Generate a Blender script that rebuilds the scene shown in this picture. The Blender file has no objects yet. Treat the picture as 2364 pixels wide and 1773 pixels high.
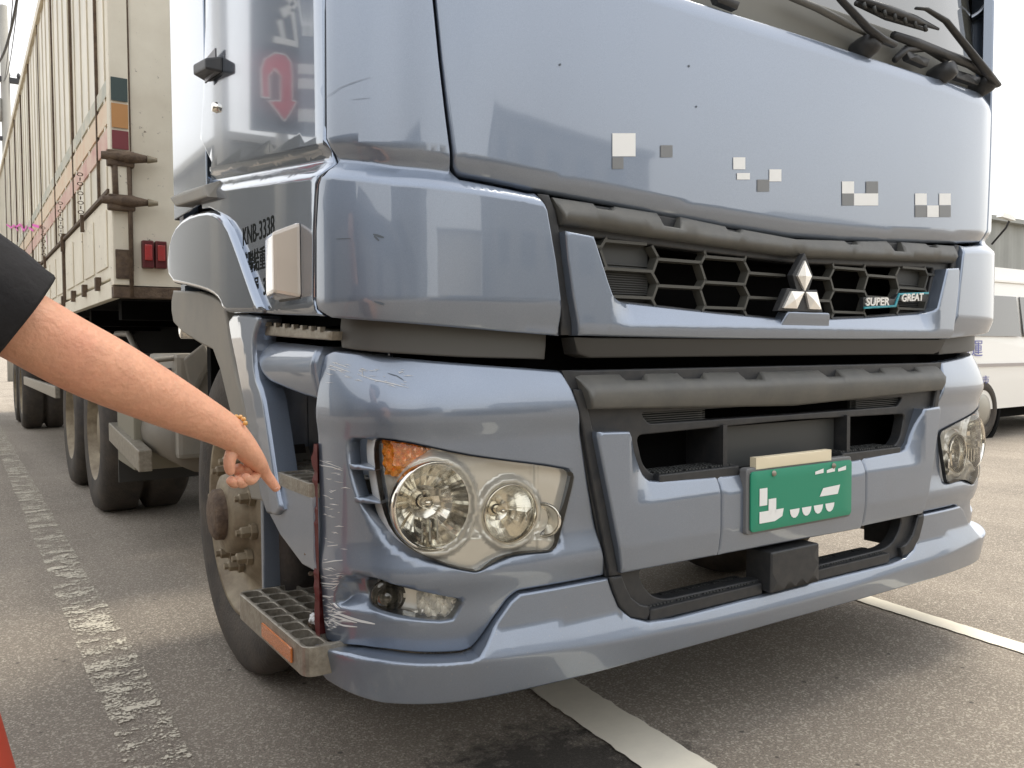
import bpy, bmesh, math, random
import numpy as np
from mathutils import Vector, Matrix
from mathutils.geometry import delaunay_2d_cdt
random.seed(7)
SC = bpy.context.scene
COL = SC.collection
R = math.radians
# ------------------------------------------------------------------ camera
CAM = np.array([-1.88634, -1.45373, 1.0])
FPX, YAW, PIT, ROL = 1926.7, R(33.6056), R(2.24197), R(-.3082)
FW = np.array([math.sin(YAW)*math.cos(PIT), math.cos(YAW)*math.cos(PIT), -math.sin(PIT)])
_r = np.array([math.cos(YAW), -math.sin(YAW), 0.]); _u = np.cross(_r, FW)
RT = _r*math.cos(ROL)+_u*math.sin(ROL); UP = -_r*math.sin(ROL)+_u*math.cos(ROL)
cd = bpy.data.cameras.new('camera'); cam = bpy.data.objects.new('camera', cd); COL.objects.link(cam)
cd.sensor_width = 36; cd.lens = FPX/2364*36; cd.clip_start = .05; cd.clip_end = 2000
cam.matrix_world = Matrix([[RT[0], UP[0], -FW[0], CAM[0]], [RT[1], UP[1], -FW[1], CAM[1]], [RT[2], UP[2], -FW[2], CAM[2]], [0, 0, 0, 1]])
SC.camera = cam
SC.view_settings.view_transform = 'Standard'; SC.view_settings.look = 'None'
SC.view_settings.gamma = 1; SC.view_settings.use_curve_mapping = False
SC.view_settings.exposure = 0.45
# ------------------------------------------------------------------ daylight: hazy, thin overcast
SUN_EL, SUN_AZ = R(58), R(72)        # azimuth from +y towards +x
W = bpy.data.worlds.new('World'); SC.world = W; W.use_nodes = True
nt = W.node_tree; nt.nodes.clear()
def wn(t, **k):
    n = nt.nodes.new(t)
    for a, b in k.items(): setattr(n, a, b)
    return n
sky = wn('ShaderNodeTexSky', sky_type='NISHITA', sun_disc=False, sun_elevation=SUN_EL, sun_rotation=SUN_AZ, dust_density=5, air_density=1.2)
tc = wn('ShaderNodeTexCoord'); sepw = wn('ShaderNodeSeparateXYZ')
nt.links.new(tc.outputs['Generated'], sepw.inputs[0])
rmp = wn('ShaderNodeValToRGB')
rmp.color_ramp.elements[0].position = 0.0; rmp.color_ramp.elements[0].color = (9.6, 9.3, 8.7, 1)
rmp.color_ramp.elements[1].position = .55; rmp.color_ramp.elements[1].color = (8.0, 8.2, 8.6, 1)
e = rmp.color_ramp.elements.new(.18); e.color = (9.1, 8.9, 8.5, 1)
nt.links.new(sepw.outputs[2], rmp.inputs[0])
nzw = wn('ShaderNodeTexNoise'); nzw.inputs['Scale'].default_value = 2.2; nzw.inputs['Detail'].default_value = 4
nt.links.new(tc.outputs['Generated'], nzw.inputs['Vector'])
mr = wn('ShaderNodeMapRange'); mr.inputs[1].default_value = .3; mr.inputs[2].default_value = .7; mr.inputs[3].default_value = .86; mr.inputs[4].default_value = 1.12
nt.links.new(nzw.outputs[0], mr.inputs[0])
mulw = wn('ShaderNodeVectorMath', operation='SCALE'); nt.links.new(rmp.outputs[0], mulw.inputs[0]); nt.links.new(mr.outputs[0], mulw.inputs['Scale'])
mxw = wn('ShaderNodeMixRGB'); mxw.inputs[0].default_value = .86
nt.links.new(sky.outputs[0], mxw.inputs[1]); nt.links.new(mulw.outputs[0], mxw.inputs[2])
bg = wn('ShaderNodeBackground'); bg.inputs[1].default_value = .145
ow = wn('ShaderNodeOutputWorld'); nt.links.new(mxw.outputs[0], bg.inputs[0]); nt.links.new(bg.outputs[0], ow.inputs[0])
sl = bpy.data.lights.new('sun', 'SUN'); sl.energy = 2.5; sl.angle = R(28); sl.color = (1, .93, .8)
sun = bpy.data.objects.new('sun', sl); COL.objects.link(sun)
sd = Vector((math.sin(SUN_AZ)*math.cos(SUN_EL), math.cos(SUN_AZ)*math.cos(SUN_EL), math.sin(SUN_EL)))
sun.rotation_euler = sd.to_track_quat('Z', 'Y').to_euler(); sun.location = (0, 0, 30)

# ------------------------------------------------------------------ survey helpers: photograph pixel -> point on a known surface
D = 1.0687
def ray(u, v, k=D): return FW+RT*(u*k-1182)/FPX-UP*(v*k-886.5)/FPX
def onz(u, v, z, k=D): d = ray(u, v, k); return CAM+d*(z-CAM[2])/d[2]
def ony(u, v, y, k=D): d = ray(u, v, k); return CAM+d*(y-CAM[1])/d[1]
def onx(u, v, x, k=D): d = ray(u, v, k); return CAM+d*(x-CAM[0])/d[0]
def atd(u, v, dep): return Vector(CAM+ray(u, v)*dep)
def mk(pts):
    P = np.array(pts, float); out = []
    Q = np.vstack([2*P[0]-P[1], P, 2*P[-1]-P[-2]])
    for i in range(1, len(Q)-2):
        for t in np.linspace(0, 1, 12, endpoint=False):
            a, b, c, d = Q[i-1:i+3]
            out.append(.5*((2*b)+(-a+c)*t+(2*a-5*b+4*c-d)*t*t+(-a+3*b-3*c+d)*t**3))
    out.append(P[-1]); out = np.array(out)
    s = np.r_[0, np.cumsum(np.hypot(*np.diff(out, axis=0).T))]
    X = np.r_[-out[::-1, 0], out[1:, 0]]; Y = np.r_[out[::-1, 1], out[1:, 1]]; S = np.r_[-s[::-1], s[1:]]
    tx = np.gradient(X, S); ty = np.gradient(Y, S); n = np.hypot(tx, ty)
    return S, X, Y, ty/n, -tx/n            # outward normal (at front: 0,-1)
PB = mk([(0, 0), (.35, 0), (.7, .002), (.87, .010), (1.0, .026), (1.09, .056), (1.165, .112), (1.21, .18), (1.235, .27), (1.245, .36), (1.248, .6), (1.25, 1.2), (1.25, 2.2)])
PC = mk([(0, 0), (.35, 0), (.7, .002), (.9, .010), (1.02, .024), (1.11, .05), (1.18, .092), (1.225, .142), (1.247, .2), (1.25, .3), (1.25, .6), (1.25, 1.2), (1.25, 2.2)])
def surf(c, s, z, off):
    if callable(c): return c(s, z, off)
    S, X, Y, NX, NY = c
    nx = np.interp(s, S, NX); ny = np.interp(s, S, NY); L = np.hypot(nx, ny)
    return np.stack([np.interp(s, S, X)+nx/L*off, np.interp(s, S, Y)+ny/L*off, z], -1)
def at(u, v, c, off=0., k=D):
    S, X, Y, NX, NY = c
    d = ray(u, v, k); x = X+NX*off; y = Y+NY*off
    w = (x-CAM[0])*d[1]-(y-CAM[1])*d[0]; best = None
    for i in range(len(x)-1):
        if w[i]*w[i+1] <= 0 and w[i] != w[i+1]:
            t = w[i]/(w[i]-w[i+1]); px = x[i]+t*(x[i+1]-x[i]); py = y[i]+t*(y[i+1]-y[i])
            q = ((px-CAM[0])*d[0]+(py-CAM[1])*d[1])/(d[0]**2+d[1]**2)
            if q > 0 and (best is None or q < best[0]): best = (q, S[i]+t*(S[i+1]-S[i]), CAM[2]+q*d[2])
    return (best[1], best[2]) if best else None
def ats(l, c, off=0., k=D): return [p for p in (at(a[0], a[1], c, off, k) for a in l) if p]
def crop(n, l):
    o = {1: (1200, 400, 3.687), 2: (1750, 450, 3.603), 3: (780, 950, 3.687), 5: (1300, 900, 3.687), 6: (1764, 900, 3.687), 7: (1600, 0, 2.895)}[n]
    return [((o[0]+a/o[2])/D, (o[1]+b/o[2])/D) for a, b in l]

# ------------------------------------------------------------------ materials
MATS = {}
def mat(name, col, rough=.5, metal=0., coat=0., coat_rough=.03, noise=0., nscale=8., bump=0., bscale=60., spec=.5, emis=None, trans=0., dirt=None):
    m = bpy.data.materials.new(name); m.use_nodes = True; t = m.node_tree; b = t.nodes['Principled BSDF']
    b.inputs['Base Color'].default_value = (*col, 1); b.inputs['Roughness'].default_value = rough; b.inputs['Metallic'].default_value = metal
    b.inputs['Coat Weight'].default_value = coat; b.inputs['Coat IOR'].default_value = 1.7; b.inputs['Coat Roughness'].default_value = coat_rough
    b.inputs['Specular IOR Level'].default_value = spec; b.inputs['Transmission Weight'].default_value = trans
    g = t.nodes.new('ShaderNodeNewGeometry')
    if noise or dirt:
        n = t.nodes.new('ShaderNodeTexNoise'); n.inputs['Scale'].default_value = nscale; n.inputs['Detail'].default_value = 6; n.inputs['Roughness'].default_value = .65
        t.links.new(g.outputs['Position'], n.inputs['Vector'])
        mx = t.nodes.new('ShaderNodeMixRGB'); cr = t.nodes.new('ShaderNodeMapRange')
        cr.inputs[1].default_value = .35; cr.inputs[2].default_value = .7
        t.links.new(n.outputs[0], cr.inputs[0]); t.links.new(cr.outputs[0], mx.inputs[0])
        c2 = dirt if dirt else tuple(c*(1-noise) for c in col)
        mx.inputs[1].default_value = (*col, 1); mx.inputs[2].default_value = (*c2, 1)
        t.links.new(mx.outputs[0], b.inputs['Base Color'])
    if bump:
        n2 = t.nodes.new('ShaderNodeTexNoise'); n2.inputs['Scale'].default_value = bscale; n2.inputs['Detail'].default_value = 5
        t.links.new(g.outputs['Position'], n2.inputs['Vector'])
        bp = t.nodes.new('ShaderNodeBump'); bp.inputs['Strength'].default_value = bump; bp.inputs['Distance'].default_value = .01
        t.links.new(n2.outputs[0], bp.inputs['Height']); t.links.new(bp.outputs[0], b.inputs['Normal'])
    MATS[name] = m; return m
def paint_mat(name='silver_blue_paint', r0=.37, metal=.66):
    m = mat(name, (.232, .276, .348), rough=r0, metal=metal, coat=1., coat_rough=.035)
    t = m.node_tree; b = t.nodes['Principled BSDF']; g = t.nodes['Geometry']
    v = t.nodes.new('ShaderNodeTexNoise'); v.inputs['Scale'].default_value = 1100; v.inputs['Detail'].default_value = 2
    t.links.new(g.outputs['Position'], v.inputs['Vector'])
    n = t.nodes.new('ShaderNodeTexNoise'); n.inputs['Scale'].default_value = 5; n.inputs['Detail'].default_value = 8; n.inputs['Roughness'].default_value = .7
    t.links.new(g.outputs['Position'], n.inputs['Vector'])
    r1 = t.nodes.new('ShaderNodeMapRange'); r1.inputs[1].default_value = .3; r1.inputs[2].default_value = .7; r1.inputs[3].default_value = .86; r1.inputs[4].default_value = 1.14
    t.links.new(v.outputs[0], r1.inputs[0])
    # thin road film, heavier low down on the body
    sp = t.nodes.new('ShaderNodeSeparateXYZ'); t.links.new(g.outputs['Position'], sp.inputs[0])
    hz = t.nodes.new('ShaderNodeMapRange'); hz.inputs[1].default_value = .25; hz.inputs[2].default_value = 1.1; hz.inputs[3].default_value = .30; hz.inputs[4].default_value = .05
    t.links.new(sp.outputs[2], hz.inputs[0])
    r2 = t.nodes.new('ShaderNodeMapRange'); r2.inputs[1].default_value = .35; r2.inputs[2].default_value = .7; t.links.new(n.outputs[0], r2.inputs[0])
    mm = t.nodes.new('ShaderNodeMath'); mm.operation = 'MULTIPLY'; t.links.new(hz.outputs[0], mm.inputs[0]); t.links.new(r2.outputs[0], mm.inputs[1])
    sc = t.nodes.new('ShaderNodeVectorMath'); sc.operation = 'SCALE'; sc.inputs[0].default_value = (.232, .276, .348); t.links.new(r1.outputs[0], sc.inputs['Scale'])
    mx = t.nodes.new('ShaderNodeMixRGB'); mx.inputs[2].default_value = (.23, .235, .24, 1)
    t.links.new(mm.outputs[0], mx.inputs[0]); t.links.new(sc.outputs[0], mx.inputs[1])
    # splashed dust specks, thickest near the ground
    vs = t.nodes.new('ShaderNodeTexVoronoi'); vs.inputs['Scale'].default_value = 95; t.links.new(g.outputs['Position'], vs.inputs['Vector'])
    q1 = t.nodes.new('ShaderNodeMapRange'); q1.inputs[1].default_value = .10; q1.inputs[2].default_value = .22; q1.inputs[3].default_value = 1; q1.inputs[4].default_value = 0; t.links.new(vs.outputs['Distance'], q1.inputs[0])
    sc_ = t.nodes.new('ShaderNodeSeparateColor'); t.links.new(vs.outputs['Color'], sc_.inputs[0])
    q2 = t.nodes.new('ShaderNodeMapRange'); q2.inputs[1].default_value = .80; q2.inputs[2].default_value = .82; t.links.new(sc_.outputs[0], q2.inputs[0])
    q3 = t.nodes.new('ShaderNodeMath'); q3.operation = 'MULTIPLY'; t.links.new(q1.outputs[0], q3.inputs[0]); t.links.new(q2.outputs[0], q3.inputs[1])
    q4 = t.nodes.new('ShaderNodeMath'); q4.operation = 'MULTIPLY'; t.links.new(q3.outputs[0], q4.inputs[0]); t.links.new(hz.outputs[0], q4.inputs[1])
    mx9 = t.nodes.new('ShaderNodeMixRGB'); mx9.inputs[2].default_value = (.42, .38, .32, 1); t.links.new(q4.outputs[0], mx9.inputs[0]); t.links.new(mx.outputs[0], mx9.inputs[1]); t.links.new(mx9.outputs[0], b.inputs['Base Color'])
    rr = t.nodes.new('ShaderNodeMapRange'); rr.inputs[3].default_value = r0; rr.inputs[4].default_value = .6; t.links.new(mm.outputs[0], rr.inputs[0]); t.links.new(rr.outputs[0], b.inputs['Roughness'])
    cc = t.nodes.new('ShaderNodeMapRange'); cc.inputs[3].default_value = .03; cc.inputs[4].default_value = .35; t.links.new(mm.outputs[0], cc.inputs[0]); t.links.new(cc.outputs[0], b.inputs['Coat Roughness'])
    return m
PAINT = paint_mat(); PAINTD = paint_mat('polished_door_paint', .13, .85)
BLACK = mat('black_plastic', (.022, .024, .027), .45, noise=.4, nscale=30, dirt=(.042, .041, .040), bump=.05, bscale=400)
TAUPE = mat('dusty_grey_plastic', (.100, .100, .092), .5, nscale=14, dirt=(.135, .130, .115), bump=.08, bscale=500)
DARK = mat('dark_interior', (.004, .004, .004), .9, spec=.1)
GREYP = mat('grey_mudguard_plastic', (.20, .185, .155), .5, nscale=6, dirt=(.25, .22, .175))
RUBBER = mat('tyre_rubber', (.035, .03, .026), .75, nscale=10, dirt=(.075, .06, .045), bump=.3, bscale=90)
RIMM = mat('dusty_wheel_steel', (.30, .25, .17), .55, .3, nscale=14, dirt=(.17, .13, .085), bump=.15, bscale=60)
CHROME = mat('chrome', (.82, .78, .70), .06, 1.)
BOWLM = mat('reflector_chrome', (.92, .90, .84), .16, 1.)
HOUS = mat('lamp_housing_chrome', (.98, .96, .91), .14, .25, coat=1., coat_rough=.02)
ALU = mat('dusty_aluminium', (.36, .33, .27), .45, .6, nscale=40, dirt=(.22, .19, .15), bump=.2, bscale=120)
CREAM = mat('cream_box_paint', (.76, .69, .54), .5, nscale=3, dirt=(.55, .46, .33))
RUST = mat('rusty_steel', (.07, .045, .03), .8, nscale=25, dirt=(.16, .11, .07), bump=.5, bscale=80)
WHITE = mat('white_paint', (.80, .79, .74), .35, coat=.5)
VINYL = mat('white_vinyl', (.86, .86, .83), .45)
VINYL2 = mat('grey_vinyl', (.21, .215, .215), .45)
LETTER = mat('dark_lettering', (.02, .022, .02), .9, spec=.05)
REDL = mat('red_lens', (.42, .03, .03), .25, coat=.6, nscale=30, dirt=(.3, .04, .03))
MAROON = mat('dark_red_plastic', (.10, .012, .012), .45)
ORANGE = mat('amber_lens', (.75, .22, .04), .2, coat=.8, trans=.3)
AMBER = mat('amber_reflector', (1.0, .38, .05), .15, .1, coat=1.)
CREAML = mat('milky_side_lamp', (.62, .54, .45), .18, coat=1., coat_rough=.05)
GREEN = mat('green_plate', (.02, .26, .15), .45)
CYAN = mat('teal_trim', (.03, .30, .36), .3)
SKIN = mat('skin', (.78, .40, .25), .5, noise=.15, nscale=40, bump=.25, bscale=120)
t_ = SKIN.node_tree; b_ = t_.nodes['Principled BSDF']; old_ = b_.inputs['Base Color'].links[0].from_socket
n_ = t_.nodes.new('ShaderNodeTexNoise'); n_.inputs['Scale'].default_value = 11; n_.inputs['Detail'].default_value = 8; t_.links.new(t_.nodes['Geometry'].outputs['Position'], n_.inputs['Vector'])
r_ = t_.nodes.new('ShaderNodeMapRange'); r_.inputs[1].default_value = .45; r_.inputs[2].default_value = .75; r_.inputs[4].default_value = .6; t_.links.new(n_.outputs[0], r_.inputs[0])
x_ = t_.nodes.new('ShaderNodeMixRGB'); x_.inputs[2].default_value = (.66, .26, .17, 1); t_.links.new(r_.outputs[0], x_.inputs[0]); t_.links.new(old_, x_.inputs[1]); t_.links.new(x_.outputs[0], b_.inputs['Base Color'])
SKIN.node_tree.nodes['Principled BSDF'].inputs['Subsurface Weight'].default_value = .08
BCLOTH = mat('black_cloth', (.012, .011, .012), .9, bump=.4, bscale=40)
JEANS = mat('grey_trousers', (.06, .065, .08), .9)
SCRATCH = mat('scraped_paint', (.70, .70, .68), .7)
DSCR = mat('dark_scuff', (.10, .12, .14), .7)
REDP = mat('faded_red_paint', (.62, .09, .05), .5)
GLASSD = mat('windshield_glass', (.10, .10, .085), .06, coat=1.)
VANG = mat('van_glass', (.03, .032, .033), .05, coat=1.)
WHITEVAN = mat('van_paint', (.86, .85, .80), .3, coat=.8)
CONC = mat('concrete', (.34, .33, .30), .8, noise=.2, nscale=.6)
GREYW = mat('grey_wall', (.20, .20, .19), .8, noise=.2, nscale=.8)
SHEET = mat('corrugated_sheet', (.30, .31, .29), .55, noise=.15, nscale=.7)
WIREM = mat('wire_black', (.04, .04, .045), .6)
SIGNM = mat('sign_board', (.035, .04, .055), .4)
SIGNR = mat('sign_red', (.55, .03, .05), .5)
PINK = mat('pink_spray', (.85, .12, .55), .7)
PG = mat('dark_green_patch', (.05, .075, .07), .6); PO = mat('orange_patch', (.50, .25, .09), .6); PM = mat('maroon_patch', (.20, .04, .045), .6)
FG = mat('faded_green_band', (.42, .43, .36), .6, nscale=5, dirt=(.66, .60, .47)); FOR_ = mat('faded_orange_band', (.70, .50, .34), .6, nscale=5, dirt=(.74, .64, .48)); FM = mat('faded_red_band', (.58, .32, .27), .6, nscale=5, dirt=(.72, .56, .44))
def glass_mat():
    m = bpy.data.materials.new('clear_lens'); m.use_nodes = True; t = m.node_tree; t.nodes.clear()
    tr = t.nodes.new('ShaderNodeBsdfTransparent'); tr.inputs[0].default_value = (.96, .95, .91, 1)
    gl = t.nodes.new('ShaderNodeBsdfGlossy'); gl.inputs['Roughness'].default_value = .03
    fr = t.nodes.new('ShaderNodeFresnel'); fr.inputs[0].default_value = 1.5
    mx = t.nodes.new('ShaderNodeMixShader'); o = t.nodes.new('ShaderNodeOutputMaterial')
    t.links.new(fr.outputs[0], mx.inputs[0]); t.links.new(tr.outputs[0], mx.inputs[1]); t.links.new(gl.outputs[0], mx.inputs[2]); t.links.new(mx.outputs[0], o.inputs[0])
    return m
LENS = glass_mat()

# ------------------------------------------------------------------ object helpers
def tag(o, label=None, cat=None, group=None, kind=None):
    if label: o['label'] = label
    if cat: o['category'] = cat
    if group: o['group'] = group
    if kind: o['kind'] = kind
    return o
def empty(name, loc, label=None, cat=None, group=None, parent=None):
    o = bpy.data.objects.new(name, None); COL.objects.link(o)
    o.empty_display_size = .1
    o.location = loc
    return tag(o, label, cat, group)
def link(name, me, m, parent=None, smooth=False, label=None, kind=None):
    o = bpy.data.objects.new(name, me); COL.objects.link(o)
    if m is not None and not me.materials: me.materials.append(m)
    if smooth:
        for p in me.polygons: p.use_smooth = True
    if parent is not None:
        o.parent = parent; o.matrix_parent_inverse = Matrix.Translation(-parent.location)
    return tag(o, label, kind=kind)
def from_bm(name, bm, m, parent=None, smooth=False, **k):
    me = bpy.data.meshes.new(name); bm.normal_update(); bm.to_mesh(me); bm.free()
    return link(name, me, m, parent, smooth, **k)
def boxes(name, L, m, parent=None, bev=0., **k):
    """L: list of (x0,x1,y0,y1,z0,z1) joined to one mesh"""
    bm = bmesh.new()
    for b in L:
        x0, x1, y0, y1, z0, z1 = b
        r = bmesh.ops.create_cube(bm, size=1, matrix=Matrix.Translation(((x0+x1)/2, (y0+y1)/2, (z0+z1)/2)) @ Matrix.Diagonal((x1-x0, y1-y0, z1-z0, 1)))
    if bev: bmesh.ops.bevel(bm, geom=bm.edges[:], offset=bev, segments=2, profile=.6, affect='EDGES')
    return from_bm(name, bm, m, parent, **k)
def hexa(name, P, m, parent=None, bev=0., **k):
    """8 corner points: bottom ring 0-3, top ring 4-7"""
    bm = bmesh.new(); v = [bm.verts.new(p) for p in P]
    for f in ((3, 2, 1, 0), (4, 5, 6, 7), (0, 1, 5, 4), (1, 2, 6, 5), (2, 3, 7, 6), (3, 0, 4, 7)): bm.faces.new([v[i] for i in f])
    bmesh.ops.recalc_face_normals(bm, faces=bm.faces[:])
    if bev: bmesh.ops.bevel(bm, geom=bm.edges[:], offset=bev, segments=2, profile=.6, affect='EDGES')
    return from_bm(name, bm, m, parent, **k)
def tube_bm(bm, pts, rad, n=10, cap=True, flat=1.):
    pts = [Vector(p) for p in pts]; rs = rad if isinstance(rad, (list, tuple)) else [rad]*len(pts)
    up = Vector((0, 0, 1)); rings = []
    for i, p in enumerate(pts):
        d = (pts[min(i+1, len(pts)-1)]-pts[max(i-1, 0)]).normalized()
        a = d.cross(up) if abs(d.dot(up)) < .95 else d.cross(Vector((1, 0, 0)))
        a.normalize(); b = a.cross(d).normalized()
        rings.append([bm.verts.new(p+a*math.cos(2*math.pi*j/n)*rs[i]+b*math.sin(2*math.pi*j/n)*rs[i]*flat) for j in range(n)])
    for i in range(len(rings)-1):
        for j in range(n): bm.faces.new((rings[i][j], rings[i][(j+1) % n], rings[i+1][(j+1) % n], rings[i+1][j]))
    if cap: bm.faces.new(rings[0][::-1]); bm.faces.new(rings[-1])
def tube(name, pts, rad, m, parent=None, n=10, flat=1., **k):
    bm = bmesh.new(); tube_bm(bm, pts, rad, n, flat=flat); bmesh.ops.recalc_face_normals(bm, faces=bm.faces[:])
    return from_bm(name, bm, m, parent, True, **k)
def lathe(name, prof, M, m, parent=None, n=40, smooth=True, wob=None, **k):
    """prof: (r, h) with h along local z; M places it"""
    bm = bmesh.new(); rings = []
    for i, (r, h) in enumerate(prof):
        ring = []
        for j in range(n):
            t = 2*math.pi*j/n; rr = r*(1+(wob(i, j) if wob else 0))
            ring.append(bm.verts.new(M @ Vector((rr*math.cos(t), rr*math.sin(t), h))))
        rings.append(ring)
    for i in range(len(rings)-1):
        for j in range(n): bm.faces.new((rings[i][j], rings[i][(j+1) % n], rings[i+1][(j+1) % n], rings[i+1][j]))
    if prof[0][0] < 1e-4 or prof[-1][0] < 1e-4: bmesh.ops.remove_doubles(bm, verts=bm.verts[:], dist=1e-5)
    bmesh.ops.recalc_face_normals(bm, faces=bm.faces[:])
    return from_bm(name, bm, m, parent, smooth, **k)
def frame(o, zdir, xdir=None):
    z = Vector(zdir).normalized(); x = Vector(xdir) if xdir is not None else (Vector((0, 0, 1)).cross(z) if abs(z.z) < .9 else Vector((1, 0, 0)))
    x = (x-z*x.dot(z)).normalized(); y = z.cross(x)
    M = Matrix((x, y, z)).transposed().to_4x4(); M.translation = Vector(o); return M
def text(name, body, size, M, m, parent=None, extrude=.001, xs=1., bold=0., shear=0.):
    cu = bpy.data.curves.new(name, 'FONT'); cu.body = body; cu.size = size; cu.extrude = extrude; cu.align_x = 'LEFT'; cu.offset = bold; cu.shear = shear; cu.resolution_u = 3
    o = bpy.data.objects.new(name, cu); COL.objects.link(o)
    bpy.context.view_layer.update()
    me = bpy.data.meshes.new_from_object(o.evaluated_get(bpy.context.evaluated_depsgraph_get()))
    bpy.data.objects.remove(o); me.name = name
    me.transform(M @ Matrix.Diagonal((xs, 1, 1, 1)))
    return link(name, me, m, parent)

# ---- polygons / panels on the body surface
def resample(P, g, closed=True):
    P = np.array(P, float); out = []
    n = len(P)
    for i in range(n if closed else n-1):
        a, b = P[i], P[(i+1) % n]; k = max(1, int(math.ceil(np.hypot(*(b-a))/g)))
        for j in range(k): out.append(a+(b-a)*j/k)
    if not closed: out.append(P[-1])
    return np.array(out)
def rounded(P, r, seg=4):
    P = [np.array(p, float) for p in P]; out = []; n = len(P)
    for i in range(n):
        a, b, c = P[i-1], P[i], P[(i+1) % n]
        u = a-b; w = c-b; lu = np.hypot(*u); lw = np.hypot(*w)
        q = min(r, lu*.45, lw*.45); p0 = b+u/lu*q; p1 = b+w/lw*q
        for t in np.linspace(0, 1, seg+1): out.append((1-t)**2*p0+2*t*(1-t)*b+t*t*p1)
    return out
def smoothc(P, it=1):
    P = np.array(P, float)
    for _ in range(it):
        Q = []
        for i in range(len(P)):
            a, b = P[i], P[(i+1) % len(P)]; Q += [.75*a+.25*b, .25*a+.75*b]
        P = np.array(Q)
    return P
def area(P): x, y = np.array(P).T; return .5*np.sum(x*np.roll(y, -1)-np.roll(x, -1)*y)
def inside(pts, P):
    P = np.asarray(P); x, y = pts[:, 0], pts[:, 1]; c = np.zeros(len(pts), bool)
    for i in range(len(P)):
        x1, y1 = P[i]; x2, y2 = P[i-1]
        if y1 == y2: continue
        m = (y1 > y) != (y2 > y)
        c ^= m & (x < (x2-x1)*(y-y1)/(y2-y1)+x1)
    return c
def distseg(pts, A, B):
    d = np.full(len(pts), 1e9)
    for a, b in zip(A, B):
        e = b-a; L = e@e
        t = np.clip(((pts-a)@e)/L, 0, 1) if L > 0 else 0
        q = pts-(a+np.outer(t, e)) if L > 0 else pts-a
        d = np.minimum(d, np.hypot(q[:, 0], q[:, 1]))
    return d
def dpoly(pts, P, closed=True):
    P = np.asarray(P, float); return distseg(pts, P if closed else P[:-1], np.roll(P, -1, 0) if closed else P[1:])
def sstep(x, a, b): t = np.clip((x-a)/(b-a), 0, 1); return t*t*(3-2*t)
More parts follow.
